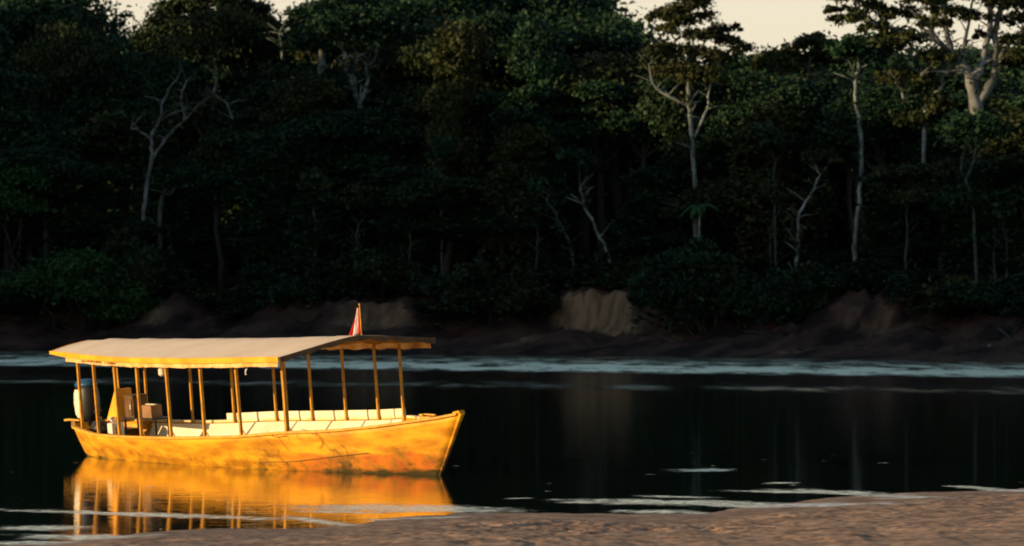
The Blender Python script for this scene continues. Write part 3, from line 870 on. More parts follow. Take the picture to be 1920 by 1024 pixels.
# fallen logs on the bank
def log(p1, p2, r, label):
    a = bank_at(p1[0], p1[1]); b = bank_at(p2[0], p2[1])
    a.z += r * .6; b.z += r * .6
    mb = MB(); mid = (b - a) / 2; mid.z += .1
    mb.tube([(0, 0, 0), mid * .5 + Vector((0, 0, .05)), mid, (b - a) * .8, b - a], [r, r * .9, r * .8, r * .6, r * .4], 8)
    mb.tube([mid, mid + Vector((.4, -.2, .7))], [r * .5, r * .2], 6)
    ob = mb.build('driftwood_log', M_bark, None, True); ob.location = a; tag(ob, label, 'log')
log((1870, 6.5), (1915, 2.0), .12, 'fallen log slanting down the mud at the right edge')
log((1395, 6.2), (1450, 4.0), .10, 'fallen branch lying on the mud right of the overhanging green bush')

# ================================================================ the boat
TH, HEEL = math.radians(58), math.radians(5.6)
fw = Vector((math.cos(TH), -math.sin(TH), 0))
O = Vector((-3.2251, 95.459, 0)) - fw * 10.01
boat = empty('river_boat', (O.x, O.y, 0), (HEEL, 0, -TH))
tag(boat, 'long yellow wooden passenger boat with a canvas roof on posts, moored by the sand', 'boat')
BB_X = [-1.0, -.6, 0, 1.43, 2.86, 4.29, 5.72, 7.15, 8.58, 10.01, 11.2, 12.4, 13.4, 14.0, 14.42]
BB = [.50, .72, .88, 1.22, 1.46, 1.69, 1.75, 1.74, 1.68, 1.43, 1.12, .73, .38, .18, .05]
SH = [.74, .68, .65, .62, .64, .68, .71, .75, .80, .88, .91, .98, 1.07, 1.13, 1.19]
def cub(x, xs_, ys_):
    import bisect
    i = min(max(bisect.bisect_right(xs_, x) - 1, 0), len(xs_) - 2)
    u = min(max((x - xs_[i]) / (xs_[i + 1] - xs_[i]), 0), 1)
    p0, p1, p2, p3 = ys_[max(i - 1, 0)], ys_[i], ys_[i + 1], ys_[min(i + 2, len(ys_) - 1)]
    return .5 * ((2 * p1) + (p2 - p0) * u + (2 * p0 - 5 * p1 + 4 * p2 - p3) * u * u + (3 * p1 - p0 - 3 * p2 + p3) * u ** 3)
def beam(x): return max(cub(x, BB_X, BB), .04)
def sheer(x): return cub(x, BB_X, SH)
# paints
def hull_mat():
    m, n, l, b = nmat('worn_yellow_paint')
    b.inputs['Roughness'].default_value = .55
    b.inputs['Specular IOR Level'].default_value = .25
    tcn = n.new('ShaderNodeTexCoord'); ob = tcn.outputs['Object']
    mp = n.new('ShaderNodeMapping'); mp.inputs['Scale'].default_value = (.5, 1, 2.2); l.new(ob, mp.inputs[0])
    c, f = noise_mix(n, l, mp.outputs[0], 2.2, (.48, .20, .010), (.85, .40, .02), .36, .60, 9)
    sp = n.new('ShaderNodeSeparateXYZ'); l.new(ob, sp.inputs[0])
    # old orange-red bottom paint showing towards the bow, brown weed line at the water
    def mix(fac, col_a, col_b):
        mx = n.new('ShaderNodeMix'); mx.data_type = 'RGBA'; l.new(fac, mx.inputs[0]); l.new(col_a, mx.inputs[6])
        if isinstance(col_b, tuple): mx.inputs[7].default_value = col_b + (1,)
        else: l.new(col_b, mx.inputs[7])
        return mx.outputs[2]
    def mr(sock, a, b_, c_=0, d_=1):
        q = n.new('ShaderNodeMapRange'); q.inputs['From Min'].default_value = a; q.inputs['From Max'].default_value = b_; q.inputs['To Min'].default_value = c_; q.inputs['To Max'].default_value = d_
        l.new(sock, q.inputs[0]); return q.outputs[0]
    def mul(a, b_):
        q = N(n, 'ShaderNodeMath', operation='MULTIPLY'); l.new(a, q.inputs[0]); l.new(b_, q.inputs[1]); return q.outputs[0]
    nz = N(n, 'ShaderNodeTexNoise', Scale=3.0, Detail=6.0); l.new(mp.outputs[0], nz.inputs['Vector'])
    zz = N(n, 'ShaderNodeMath', operation='MULTIPLY_ADD'); zz.inputs[1].default_value = .25; l.new(nz.outputs[0], zz.inputs[0]); l.new(sp.outputs['Z'], zz.inputs[2])
    stain = N(n, 'ShaderNodeTexNoise', Scale=1.6, Detail=8.0, Roughness=.7); mp2 = n.new('ShaderNodeMapping'); mp2.inputs['Scale'].default_value = (1, 1, 1.3); mp2.inputs['Rotation'].default_value = (0, .6, 0)
    l.new(ob, mp2.inputs[0]); l.new(mp2.outputs[0], stain.inputs['Vector'])
    red = mul(mul(mr(zz.outputs[0], .60, .54), mr(sp.outputs['X'], 9.2, 10.8)), mr(stain.outputs[0], .62, .44))
    cc, _ = noise_mix(n, l, ob, 2.6, (.62, .17, .015), (.40, .10, .02), .4, .6, 6)
    c = mix(red, c, cc)
    dark = mul(mr(stain.outputs[0], .45, .60), mul(mr(sp.outputs['X'], 6.0, 9.5, .45, 1.0), mr(zz.outputs[0], .85, .38)))
    c = mix(dark, c, (.10, .055, .015))
    weed = mr(zz.outputs[0], .29, .20)
    c = mix(weed, c, (.05, .04, .012))
    # rub marks from ropes and branches
    wv = N(n, 'ShaderNodeTexWave', Scale=1.1, Distortion=9.0, Detail=3.0); wv.inputs['Detail Scale'].default_value = 1.2
    mp3 = n.new('ShaderNodeMapping'); mp3.inputs['Rotation'].default_value = (0, .8, 0); l.new(ob, mp3.inputs[0]); l.new(mp3.outputs[0], wv.inputs['Vector'])
    scr = mul(mr(wv.outputs[1] if len(wv.outputs) > 1 else wv.outputs[0], .93, .99), mul(mr(sp.outputs['X'], 8.8, 9.5), mr(sp.outputs['X'], 12.4, 11.6)))
    c = mix(mul(scr, mr(stain.outputs[0], .42, .60, 0, .75)), c, (.20, .09, .015))
    l.new(c, b.inputs['Base Color'])
    # plank lines
    pl = N(n, 'ShaderNodeTexWave', Scale=.9, Distortion=.3); pl.bands_direction = 'Z'
    l.new(ob, pl.inputs['Vector'])
    bp = N(n, 'ShaderNodeBump', Strength=.35, Distance=.02); l.new(nz.outputs[0], bp.inputs['Height']); l.new(bp.outputs[0], b.inputs['Normal'])
    return m
M_hull = hull_mat()
M_post = simple_mat('yellow_post_paint', (.62, .30, .025), (.38, .18, .025), .6, 5)
M_rail = simple_mat('worn_rail_paint', (.80, .42, .06), (.55, .27, .04), .6, 6)
M_white = simple_mat('cream_board', (.80, .75, .60), (.66, .59, .44), .55, 1.6)
M_canvas = simple_mat('weathered_canvas', (.96, .86, .76), (.86, .75, .65), .9, 1.1, bump=.02, spec=.1)
M_under0 = simple_mat('roof_lining', (.88, .66, .30), (.80, .56, .22), .8, 1.5, spec=.1)
def cloth_mat(name, m0, tr, fac):
    m = m0; n, l = m.node_tree.nodes, m.node_tree.links
    b = n['Principled BSDF']; o = [q for q in n if q.type == 'OUTPUT_MATERIAL'][0]
    t = n.new('ShaderNodeBsdfTranslucent'); t.inputs[0].default_value = tr + (1,)
    mx = n.new('ShaderNodeMixShader'); mx.inputs[0].default_value = fac
    l.new(b.outputs[0], mx.inputs[1]); l.new(t.outputs[0], mx.inputs[2]); l.new(mx.outputs[0], o.inputs[0])
    return m
M_canvas = cloth_mat('c', M_canvas, (.98, .84, .55), .32)
M_under = M_under0
M_fascia = simple_mat('yellow_fascia', (.92, .43, .03), (.74, .30, .02), .55, 2.5)
M_edge_shade = simple_mat('shaded_edge_board', (.17, .10, .045), (.09, .055, .03), .9, 4)  # dark colour stands in for shade on the front and port roof edges
M_val = simple_mat('faded_valance', (.84, .52, .24), (.70, .32, .08), .9, 3.5, spec=.1)
M_wood = simple_mat('brown_wood', (.15, .08, .035), (.08, .045, .02), .8, 5)
M_floor = simple_mat('floor_boards', (.35, .24, .12), (.2, .13, .07), .85, 4)
M_black = simple_mat('dark_plastic', (.02, .022, .025), (.012, .012, .014), .45, 5)
M_cream = simple_mat('cream_plastic', (.78, .74, .62), (.68, .62, .5), .4, 4)
M_blue = simple_mat('blue_plastic', (.02, .09, .22), (.015, .07, .17), .45, 4)
M_pblue = simple_mat('pale_blue_cloth', (.38, .42, .55), (.5, .52, .6), .8, 8)
M_red = simple_mat('red_cloth', (.48, .010, .008), (.40, .008, .006), .8, 8)
M_flagw = simple_mat('white_cloth', (.8, .76, .72), (.7, .66, .62), .8, 8)
M_rope = simple_mat('old_rope', (.22, .10, .03), (.34, .17, .05), .9, 20)
M_dred = simple_mat('dark_red_paint', (.16, .015, .01), (.08, .01, .008), .6, 20)

# hull shell: outer skin, inner skin, closed at the gunwale
XS = [-1.0 + i * (15.42 / 64) for i in range(65)]
def section(x, off=0.0):
    """points from starboard gunwale round the keel to port gunwale"""
    b, s = beam(x) - off, sheer(x)
    rise = max(0, (-.25 - x)) * .55                      # stern rocker
    bowk = max(0, (x - 12.2) / 2.2)
    zk = -.30 + rise + bowk ** 2 * .12 + (off * .8)
    zk = min(zk, s - .06)
    bw = b * (.74 - .26 * min(1, bowk) ** 1.2)
    prof = [(b, s), (b * .99 - .005, s - .10), (b * .94, s * .62), (bw + (b - bw) * .45, s * .25 + zk * .1), (bw, zk * .35), (bw * .82, zk * .85), (bw * .4, zk), (0, zk - .03)]
    out = []
    for y, z in prof:
        out.append((max(y, .012), max(z, zk)))
    R_ = [(-y, z) for y, z in out]
    L_ = [(y, z) for y, z in reversed(out[:-1])]
    R_[-1] = (0.0, out[-1][1])
    return R_ + L_
def rake(x, z):
    """the stem slopes: lower points of the bow sit further aft, stern likewise sits further forward"""
    s = sheer(x)
    k = max(0, (x - 11.0) / 3.42) ** 1.5
    q = max(0, (-.0 - x) / 1.0)
    return -k * (s - z) * .80 + q * (s - z) * .75
def shell(off):
    v = []
    for x in XS:
        for y, z in section(x, off):
            v.append((x + rake(x, z), y, z))
    return v
outer, inner = shell(0.0), shell(.045)
npt = 15
mb = MB()
fo = []
for i in range(len(XS) - 1):
    for k in range(npt - 1):
        a = i * npt + k
        fo.append((a, a + npt, a + npt + 1, a + 1))
mb.add(outer, fo)
mb.add(inner, [tuple(reversed(q)) for q in fo])
no = len(outer)
cap = []
for i in range(len(XS) - 1):
    for k in (0, npt - 1):
        a = i * npt + k
        cap.append((a, a + no, a + npt + no, a + npt))
mb.f += cap
mb.f.append(tuple(range(0, npt)))                                        # transom
mb.f.append(tuple(reversed(range((len(XS) - 1) * npt, len(XS) * npt))))
hull = mb.build('hull', M_hull, boat, True)
# stem post
mb = MB()
pts = [(XS[-1] + rake(XS[-1], z) + .03, 0, z) for z in (1.23, 1.0, .75)] + [(XS[-1] + rake(XS[-1], z) + .02, 0, z) for z in (.5, .15, -.2)]
mb.tube(pts, [.06, .05, .045, .04, .035, .03], 8)
mb.box((14.36, 0, 1.235), (.24, .12, .05), 0, -.15)
mb.build('stem_post', M_hull, boat)
M_cgun = simple_mat('cream_rail_paint', (.80, .70, .46), (.70, .52, .24), .6, 3)
# gunwale rails with a rubbing strake
def strip_mesh(f_pts, prof):
    """sweep a small rectangle prof=(w,h) along points"""
    m_ = MB(); pts_ = f_pts
    v, f = [], []
    for (x, y, z) in pts_:
        w, h = prof
        v += [(x, y - w / 2, z - h / 2), (x, y + w / 2, z - h / 2), (x, y + w / 2, z + h / 2), (x, y - w / 2, z + h / 2)]
    for i in range(len(pts_) - 1):
        a = i * 4
        for k in range(4):
            f.append((a + k, a + (k + 1) % 4, a + 4 + (k + 1) % 4, a + 4 + k))
    f += [(3, 2, 1, 0), tuple(range(len(v) - 4, len(v)))]
    m_.add(v, f)
    return m_
for s_ in (-1, 1):
    pts = [(x, s_ * (beam(x) + .008), sheer(x) + .022) for x in XS]
    strip_mesh(pts, (.09, .045)).build('gunwale', M_rail if s_ < 0 else M_cgun, boat)
# floor, foredeck, aft deck
def deck(name, x0, x1, z, mat, inset=.07, th=.04, rel=False, n=14):
    v, f = [], []
    for i in range(n + 1):
        x = x0 + (x1 - x0) * i / n
        zz = sheer(x) + z if rel else z
        b = max(.02, beam(x) * (1 if rel else .72) - inset)
        v += [(x, -b, zz), (x, b, zz), (x, b, zz - th), (x, -b, zz - th)]
    for i in range(n):
        a = i * 4
        for k in range(4): f.append((a + k, a + 4 + k, a + 4 + (k + 1) % 4, a + (k + 1) % 4))
    f += [(0, 1, 2, 3), tuple(reversed(range(n * 4, n * 4 + 4)))]
    return mesh_from(name, v, f, mat, boat)
deck('floor', -.5, 11.6, -.06, M_floor)
deck('foredeck', 11.6, 14.1, -.10, M_rail, rel=True)
deck('aft_deck', -1.1, -.25, -.14, M_wood, rel=True)
# lining boards on the inside of each side: cream, taller washboard forward on the port side
def board(name, side, x0, x1, zlo, zhi, mat, off=.085, th=.02, n=20):
    v, f = [], []
    for i in range(n + 1):
        x = x0 + (x1 - x0) * i / n
        b1 = side * (beam(x) - off); b2 = side * (beam(x) - off - th)
        lo = zlo(x); hi = zhi(x)
        bl = side * (beam(x) * .64 - off); bl2 = side * (beam(x) * .64 - off - th)
        v += [(x, bl, lo), (x, b1, hi), (x, b2, hi), (x, bl2, lo)]
    for i in range(n):
        a = i * 4
        for k in range(4): f.append((a + k, a + 4 + k, a + 4 + (k + 1) % 4, a + (k + 1) % 4))
    f += [(0, 1, 2, 3), tuple(reversed(range(n * 4, n * 4 + 4)))]
    return mesh_from(name, v, f, mat, boat)
board('lining_board', 1, .2, 9.95, lambda x: -.05, lambda x: sheer(x) - .02, M_white)
board('lining_board', -1, .2, 9.95, lambda x: -.05, lambda x: sheer(x) - .05, M_white)
wb = [(x, 1) for x in np.linspace(2.55, 9.98, 24)]
v, f = [], []
for x, _ in wb:
    b = beam(x) - .02
    v += [(x, b, sheer(x) + .046), (x, b, sheer(x) + .19), (x, b - .025, sheer(x) + .19), (x, b - .025, sheer(x) + .046)]
for i in range(len(wb) - 1):
    a = i * 4
    for k in range(4): f.append((a + k, a + 4 + k, a + 4 + (k + 1) % 4, a + (k + 1) % 4))
f += [(0, 1, 2, 3), tuple(reversed(range(len(v) - 4, len(v))))]
mesh_from('washboard', v, f, M_white, boat)
# bulkhead at the front of the cabin, thwart benches
mb = MB(); b = beam(10.3)
mb.add([(x_, y_, z_) for x_ in (10.28, 10.32) for y_, z_ in ((-b * .6, .1), (b * .6, .1), (b - .13, .78), (-b + .13, .78))], [(0, 1, 2, 3), (7, 6, 5, 4), (0, 4, 5, 1), (1, 5, 6, 2), (2, 6, 7, 3), (3, 7, 4, 0)])
mb.build('bulkhead', M_white, boat)
for x in (2.1, 3.6, 5.0, 6.4, 7.9, 9.3):
    mb = MB(); w = beam(x) * 1.78 - .25; mb.box((x, 0, .30), (.38, w, .05)); mb.box((x, 0, .1), (.30, .06, .33)); mb.build('bench', M_floor, boat)
# roof
def eave(x): return float(np.interp(x, [-1.05, 0, 3, 7, 10.4], [2.36, 2.365, 2.35, 2.38, 2.44]))
def apex(x): return float(np.interp(x, [-1.05, .0, 3, 7, 10.4], [2.50, 2.545, 2.56, 2.60, 2.68]))
def rb(x): return float(np.interp(x, [-1.05, 0, 1.43, 2.86, 4.29, 5.72, 7.15, 8.58, 10.0, 10.4], [.92, 1.10, 1.38, 1.58, 1.76, 1.83, 1.84, 1.84, 1.80, 1.78]))
RX = list(np.linspace(-.92, 10.72, 48)); NY = 18
def roof_z(x, u):
    au = abs(u)
    z = apex(x) - (apex(x) - eave(x)) * au ** 1.25
    return z + .012 * math.sin(x * 4.4) * (1 - au) + .006 * math.sin(x * 9 + u * 5) - .009 * math.sin(math.pi * ((x % 1.43) / 1.43)) * (1 - au * .3)
def surf(dz, inset=0.0):
    v = []
    for x in RX:
        for j in range(NY + 1):
            u = -1 + 2 * j / NY
            v.append((x, u * (rb(x) - inset), roof_z(x, u) + dz))
    return v
m_ = NY + 1
fq = [(i * m_ + j, (i + 1) * m_ + j, (i + 1) * m_ + j + 1, i * m_ + j + 1) for i in range(len(RX) - 1) for j in range(NY)]
def slab(name, dz0, dz1, mat, inset):
    t_, b_ = surf(dz0, inset), surf(dz1, inset)
    o_ = len(t_)
    f_ = list(fq) + [tuple(o_ + q for q in reversed(z)) for z in fq]
    nx = len(RX)
    for i in range(nx - 1):
        f_ += [(i * m_, i * m_ + o_, (i + 1) * m_ + o_, (i + 1) * m_), (i * m_ + NY, (i + 1) * m_ + NY, (i + 1) * m_ + NY + o_, i * m_ + NY + o_)]
    for j in range(NY):
        f_ += [(j, j + 1, j + 1 + o_, j + o_), ((nx - 1) * m_ + j, (nx - 1) * m_ + j + o_, (nx - 1) * m_ + j + 1 + o_, (nx - 1) * m_ + j + 1)]
    return mesh_from(name, t_ + b_, f_, mat, boat, True)
roof = mesh_from('roof_canvas', surf(0.0), fq, M_canvas, boat, True)
roof.data.polygons.foreach_set('use_smooth', [True] * len(roof.data.polygons))
# rafters under the lining
for i in range(8):
    x = 1.43 * i
    mb = MB(); P = [(x, u * (rb(x) - .07), roof_z(x, u) - .075) for u in np.linspace(-1, 1, 11)]
    mb.tube(P, .03, 4, True); mb.build('rafter', M_post, boat)
# fascia along both eaves, torn valance below
for s_ in (-1, 1):
    v, f = [], []
    X2 = np.linspace(-.92, 10.72, 60)
    for x in X2:
        y = s_ * (rb(x) + .012); z = eave(x)
        th = .05 + .05 * min(1, (x + 1.05) / 1.2)
        v += [(x, y, z + .012), (x, y + s_ * .02, z + .006), (x, y + s_ * .02, z - th), (x, y, z - th)]
    for i in range(len(X2) - 1):
        a = i * 4
        for k in range(4): f.append((a + k, a + 4 + k, a + 4 + (k + 1) % 4, a + (k + 1) % 4))
    f += [(3, 2, 1, 0), tuple(range(len(v) - 4, len(v)))]
    fas = mesh_from('fascia', v, f, M_fascia if s_ < 0 else M_edge_shade, boat)  # port side takes the colour with shade painted in
    rs = np.random.default_rng(5 + s_)
    X3 = np.linspace(.15, 10.6, 155); v, f = [], []
    for i, x in enumerate(X3):
        y = s_ * (rb(x) - .02 + .012 * math.sin(x * 7)); z = eave(x) - .07
        L = .12 + .005 * math.sin(x * 3.1) + .002 * math.sin(x * 7.7) + rs.uniform(-.007, .007)
        v += [(x, y, z), (x, y + s_ * .01 * math.sin(x * 15), z - L)]
        if i: a = 2 * i; f.append((a - 2, a, a + 1, a - 1))
    va = mesh_from('valance', v, f, M_val, boat)
    va.modifiers.new('thick', 'SOLIDIFY').thickness = .006
    if s_ == -1:      # remains of dark lettering painted on the fascia, too worn to read
        mb = MB(); x = 1.3
        rs2 = random.Random(4)
        for w in (.1, .1, 0, .12, .1, .12, .1, .13, .1, .1, 0, 0, .1, .12, .1, .12, .11, .1):
            x += .125
            if not w: continue
            k = (x - 1.3) / 2.6
            y = -(rb(x) + .005); z = eave(x) - .125
            h = .055
            sl = -(rb(x + .05) - rb(x - .05)) / .1
            ang = math.atan(sl)
            mb.box((x - .03, y, z), (.022, .006, h), ang)
            if rs2.random() < .7: mb.box((x + .012, y, z + .018 * rs2.choice((-1, 0, 1))), (.06, .006, .018), ang)
            if rs2.random() < .5: mb.box((x + .04, y, z), (.02, .006, h * .8), ang)
        mb.build('worn_lettering', M_dred, fas)
# front edge: board following the arch, shade painted into its dark colour, plus ragged cloth
v, f = [], []
x = 10.73
for j in range(25):
    u = -1 + 2 * j / 24
    y = u * rb(10.72); z = roof_z(10.72, u)
    dp = .085 + .02 * math.sin(j * 1.7)
    v += [(x, y, z + .012), (x + .03, y, z + .008), (x + .03, y, z - dp), (x, y, z - dp)]
for i in range(24):
    a = i * 4
    for k in range(4): f.append((a + k, a + 4 + k, a + 4 + (k + 1) % 4, a + (k + 1) % 4))
f += [(3, 2, 1, 0), tuple(range(len(v) - 4, len(v)))]
mesh_from('front_edge_board', v, f, M_edge_shade, boat)
# rear edge board
v = []
for j in range(13):
    u = -1 + 2 * j / 12
    y = u * rb(-.92); z = roof_z(-.92, u)
    v += [(-.93, y, z + .01), (-.93, y, z - .06), (-.96, y, z - .06), (-.96, y, z + .01)]
f = []
for i in range(12):
    a = i * 4
    for k in range(4): f.append((a + k, a + 4 + k, a + 4 + (k + 1) % 4, a + (k + 1) % 4))
f += [(3, 2, 1, 0), tuple(range(len(v) - 4, len(v)))]
mesh_from('rear_edge_board', v, f, M_fascia, boat)
# posts, each with a raking brace at its foot
rs = np.random.default_rng(77)
for side in (-1, 1):
    for i in range(8):
        x = 1.43 * i
        b = beam(x) - .055
        w = .040 if side == -1 else .034
        if i == 7 and side == -1: w = .055
        top = (x + rs.uniform(-.03, .03), side * min(b - .045 if side < 0 else b + .01, rb(x) - .05), eave(x) - .06)
        foot = (x, side * (b - .03), sheer(x) - .13)
        mb = MB(); mb.tube([foot, ((foot[0] + top[0]) / 2 + rs.uniform(-.01, .01), (foot[1] + top[1]) / 2, (foot[2] + top[2]) / 2), top], [w, w * .95, w], 4, True)
        p = mb.build('post', M_post, boat)
        if side == -1 and i >= 3:
            mb = MB(); mb.tube([(x + .02, -(b - .05), sheer(x) + .14), (x + .30, -(beam(x + .3) - .10), sheer(x) - .12)], .012, 6); mb.build('brace', M_rope, p)
# ridge pole
mb = MB(); mb.tube([(x, 0, apex(x) - .08) for x in np.linspace(-.9, 10.3, 12)], .03, 6); mb.build('ridge_pole', M_post, boat)
# rolled side curtain hanging under the front of the port eave
mb = MB(); mb.tube([(x, rb(x) - .14, eave(x) - .13 - .02 * math.sin(x * 6)) for x in np.linspace(6.6, 10.1, 18)], [.05 + .014 * math.sin(k * 1.3) for k in range(18)], 8)
mb.build('rolled_curtain', M_val, boat, True)
# rope tangles at the bow: on the gunwale and hanging down the near side of the hull
def side_pt(x, z):
    s = sheer(x); b = beam(x)
    k = np.interp(z / s, [0, .25, .62, 1], [.77, .86, .94, 1.0])
    return (x + rake(x, z), -(b * k + .035), z)
mb = MB()
def rope(pts, r=.012): mb.tube(smooth_poly([Vector(p) for p in pts], [r] * len(pts), 4)[0], r, 6)
rope([side_pt(10.55, .97), side_pt(10.9, .9), side_pt(11.05, .72), side_pt(10.9, .58)], .007)
rope([side_pt(9.6, .93), side_pt(9.75, .82), side_pt(10.1, .84)], .007)
rope([side_pt(9.0, .30), side_pt(9.9, .31), side_pt(10.6, .36), side_pt(11.3, .42), side_pt(12.2, .48)], .006)
mb.build('mooring_rope', M_rope, boat, True)
mb = MB(); c = Vector((13.2, 0, sheer(13.2) - .03))
mb.tube([c + Vector((.22 * math.cos(k * .7), .13 * math.sin(k * .7), .006 * k)) for k in range(26)], .022, 6); mb.build('coiled_rope', M_rail, boat, True)
# pole hanging at the stern end
mb = MB(); mb.tube([(-1.05, -.32, .78), (-1.35, -.42, .80), (-1.5, -.46, .79)], .025, 6); mb.build('mooring_horn', M_rail, boat)

MT = None
def on_boat(name, loc, label, cat, rot=0):
    """an object aboard: placed in the boat's frame but left as a thing of its own"""
    M = boat_matrix
    p = M @ Vector(loc)
    o = empty(name, p, (HEEL, 0, -TH + rot))
    return tag(o, label, cat)
from mathutils import Matrix
boat_matrix = Matrix.Translation((O.x, O.y, 0)) @ Matrix.Rotation(-TH, 4, 'Z') @ Matrix.Rotation(HEEL, 4, 'X')

# outboard motor on the transom
om = on_boat('outboard_motor', (-1.22, -.02, .70), 'large outboard motor with cream side and blue top at the stern', 'motor')
mb = MB()
prof = [(.17, 0), (.26, .05), (.31, .2), (.33, .45), (.31, .70), (.26, .84), (.16, .90)]
mb.lathe(prof, (.02, 0, 0), 18, 1.05, .78); mb.build('cowling', M_black, om, True)
mb = MB()      # cream panel wrapping the near side of the cowling
v, f = [], []
for i, (r, z) in enumerate([(.23, .05), (.318, .2), (.338, .45), (.318, .66), (.285, .74)]):
    for k in range(9):
        a = math.radians(185 + k * 13)
        for e in (1.01, 1.04):
            v.append((.02 + r * 1.05 * e * math.cos(a), r * .78 * e * math.sin(a), z))
for i in range(4):
    for k in range(8):
        a = (i * 9 + k) * 2; c_ = a + 18
        f += [(a + 1, a + 3, c_ + 3, c_ + 1), (a, c_, c_ + 2, a + 2)]
mesh_from('side_panel', v, f, M_cream, om, True)
mb = MB(); mb.lathe([(.275, .80), (.30, .83), (.25, .90), (.12, .955), (.02, .96)], (.02, 0, 0), 18, 1.05, .8); mb.build('top_cover', M_blue, om, True)
mb = MB(); mb.box((-.02, 0, -.45), (.16, .10, .95)); mb.box((-.05, 0, -.92), (.32, .05, .05)); mb.build('leg', M_black, om)
mb = MB(); mb.box((.20, 0, -.05), (.2, .30, .20)); mb.build('bracket', M_black, om)
mb = MB(); mb.tube([(.25, 0, .22), (.55, -.05, .28), (.85, -.1, .30)], .025, 8); mb.build('tiller', M_black, om)
mb = MB()
for k in range(3):
    a = k * 2.094; mb.box((-.2, .09 * math.cos(a), -1.02 + .09 * math.sin(a)), (.03, .07, .12), 0, .4)
mb.tube([(-.28, 0, -1.02), (-.05, 0, -1.02)], [.03, .05], 8)
mb.build('propeller', M_black, om)
# cargo near the stern
c_ = on_boat('fuel_can', (.40, -.20, .32), 'pale jerrycan standing at the near rail behind the third post', 'can')
mb = MB(); mb.box((0, 0, .22), (.22, .30, .42)); mb.box((.0, 0, .47), (.06, .2, .04)); o_ = mb.build('body', M_cream, c_); bv = o_.modifiers.new('b', 'BEVEL'); bv.width = .04; bv.segments = 3
mb = MB(); mb.lathe([(.035, 0), (.035, .06)], (-.05, .10, .43), 10); mb.build('cap', M_red, c_)
c_ = on_boat('plastic_bag', (.10, -.12, .44), 'crumpled white bag slumped beside the jerrycan at the stern', 'bag')
rs = np.random.default_rng(9); mb = MB(); mb.lathe([(.10, 0), (.17, .08), (.16, .2), (.10, .30), (.04, .34), (.07, .40)], n=12)
mb.v = [(x * rs.uniform(.85, 1.15), y * rs.uniform(.85, 1.15), z * rs.uniform(.95, 1.05)) for x, y, z in mb.v]; mb.build('sack', M_flagw, c_, True)
mb = MB(); mb.tube([(.09 * math.cos(k), .09 * math.sin(k), .33) for k in np.linspace(0, 6.28, 10)], .015, 6); mb.build('neck_tie', M_red, c_, True)
# yellow helmsman's seat with sloping back
c_ = on_boat('helm_seat', (-.08, .20, .36), 'bright yellow sloping helm seat near the stern', 'seat')
mb = MB(); v = [(-.26, -.22, .42), (.26, -.22, .42), (.26, .22, .42), (-.26, .22, .42), (.14, -.17, 1.08), (.24, -.17, 1.08), (.24, .17, 1.08), (.14, .17, 1.08)]
mb.add(v, [(3, 2, 1, 0), (4, 5, 6, 7), (0, 1, 5, 4), (1, 2, 6, 5), (2, 3, 7, 6), (3, 0, 4, 7)]); mb.build('backrest', M_fascia, c_)
mb = MB(); mb.box((-.08, 0, .38), (.5, .46, .06)); mb.build('seat', M_fascia, c_)
mb = MB(); mb.tube([(0, 0, -.45), (0, 0, .36)], .04, 8); mb.box((0, 0, -.46), (.26, .26, .03)); mb.build('pedestal', M_wood, c_)
c_ = on_boat('storage_cabinet', (.62, .22, .83), 'small dark brown cabinet beside the yellow helm seat, on the cargo shelf', 'cabinet')
mb = MB(); mb.box((0, 0, .23), (.40, .34, .46)); o_ = mb.build('body', M_wood, c_)
mb = MB(); mb.box((0, -.182, .23), (.32, .02, .36)); d_ = mb.build('door', M_wood, c_); mb = MB(); mb.box((.12, -.20, .24), (.03, .02, .10)); mb.build('handle', M_cream, d_)
mb = MB(); mb.box((0, 0, .475), (.44, .38, .025)); mb.build('top', M_wood, c_)
c_ = on_boat('cargo_box', (1.30, .24, .83), 'brown carton with a pale end resting on the cargo shelf amidships', 'box')
mb = MB(); mb.box((0, 0, .14), (.42, .26, .27)); mb.build('carton', simple_mat('carton_brown', (.30, .17, .09), (.22, .12, .06), .9, 4), c_)
mb = MB(); mb.box((0, 0, .288), (.43, .07, .015)); mb.build('tape', M_cream, c_)
c_ = on_boat('cargo_shelf', (1.05, .22, -.12), 'low dark shelf carrying the carton behind the fourth post', 'shelf')
mb = MB(); mb.box((0, 0, .94), (1.5, .38, .04)); mb.build('top', M_black, c_)
for a, b_ in ((-.7, -.15), (.7, -.15), (.7, .15), (-.7, .15)):
    mb = MB(); mb.box((a, b_, .46), (.035, .035, .91)); mb.build('leg', M_black, c_)
c_ = on_boat('dark_bag', (-.12, -.30, .50), 'black bag lying on the stern between the first two posts', 'bag')
mb = MB(); mb.lathe([(.20, 0), (.26, .07), (.25, .18), (.17, .28), (.05, .31)], n=12, sx=1.2, sy=.8); mb.build('sack', M_black, c_, True)
mb = MB(); mb.tube([(-.1, 0, .26), (-.06, 0, .37), (.06, 0, .37), (.1, 0, .26)], .014, 6); mb.build('strap', M_wood, c_, True)
c_ = on_boat('leaning_plank', (2.42, -1.20, .30), 'short dark plank leaning on the cream side board beyond the rail', 'plank')
mb = MB(); mb.box((0, 0, .24), (.07, .025, .52), 0, -.35); o_ = mb.build('board', M_wood, c_)
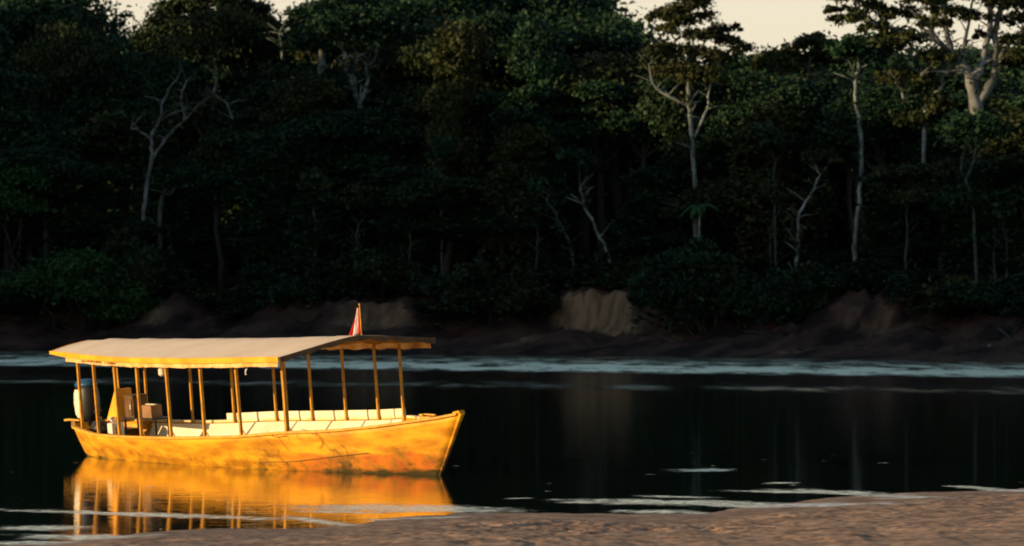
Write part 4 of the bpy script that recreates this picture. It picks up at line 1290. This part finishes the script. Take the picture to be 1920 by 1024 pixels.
# things hanging under the roof
c_ = on_boat('hanging_strap', (2.35, -1.05, 2.26), 'yellow strap hanging from the roof near the stern', 'strap')
mb = MB(); mb.box((0, 0, -.32), (.06, .02, .62)); mb.build('webbing', M_post, c_)
mb = MB(); mb.lathe([(.03, 0), (.045, .03), (.03, .06)], (0, 0, -.68), 8); mb.build('knob', M_post, c_)
c_ = on_boat('hanging_lantern', (5.45, -1.60, 2.16), 'small cream lantern hanging from the eave amidships', 'lantern')
mb = MB(); mb.lathe([(.03, 0), (.085, -.03), (.085, -.15), (.05, -.18)], n=12); mb.build('shade', M_cream, c_)
mb = MB(); mb.tube([(0, 0, .0), (0, 0, .12)], .008, 6); mb.build('hook', M_wood, c_)
c_ = on_boat('ribbon', (9.15, -1.66, 2.30), 'pale blue ribbon fluttering from the near eave before the front post', 'ribbon')
v, f = [], []
for i in range(7):
    u = i / 6; v += [(-.05 * u - .02 + .02 * math.sin(i), 0, -.24 * u), (-.05 * u + .05 * (1 - u * .6) + .02 * math.sin(i), .012 * math.cos(i * 2), -.24 * u)]
    if i: a = 2 * i; f.append((a - 2, a - 1, a + 1, a))
o_ = mesh_from('cloth', v, f, M_pblue, c_); o_.modifiers.new('t', 'SOLIDIFY').thickness = .004
c_ = on_boat('dark_cloth', (.55, -.2, 2.3), 'dark red cloth hanging from the roof above the motor', 'cloth')
v, f = [], []
for i in range(7):
    u = i / 6
    for j in range(5): v.append((-.09 + .045 * j + .01 * math.sin(i + j), .02 * math.sin(j * 2 + i * .6), -.46 * u))
    if i:
        for j in range(4): a = (i - 1) * 5 + j; f.append((a, a + 1, a + 6, a + 5))
o_ = mesh_from('fabric', v, f, simple_mat('maroon_cloth', (.06, .015, .012), (.04, .01, .01), .9, 8), c_); o_.modifiers.new('t', 'SOLIDIFY').thickness = .004
# flag at the front of the roof
c_ = on_boat('flag', (10.58, .20, 2.655), 'small red and white striped flag drooping from a short pole on the roof front', 'flag')
mb = MB(); mb.tube([(0, 0, -.05), (.02, 0, .60)], [.014, .010], 8); mb.lathe([(.012, 0), (.022, .02), (.0122, .045)], (.02, 0, .6), 8); mb.build('pole', M_rail, c_, True)
def flag_strip(u0, u1, mat):
    v, f = [], []
    n = 12
    for i in range(n + 1):
        w = i / n                       # down the drooping cloth
        for j in range(5):
            q = u0 + (u1 - u0) * j / 4
            # cloth droops: hoist at the pole, fly hangs down and back
            hz = .56 - .50 * w
            spread = (.06 + .19 * w ** 1.2) * q
            v.append((.015 - spread * .75, -spread * .75 + .018 * math.sin(q * 14 + w * 3), hz - .06 * q * w))
        if i:
            for j in range(4): a = (i - 1) * 5 + j; f.append((a, a + 1, a + 6, a + 5))
    o_ = mesh_from('cloth', v, f, mat, c_, True); o_.modifiers.new('t', 'SOLIDIFY').thickness = .003
flag_strip(0.0, .36, M_red); flag_strip(.36, .70, M_flagw); flag_strip(.70, 1.0, M_red)
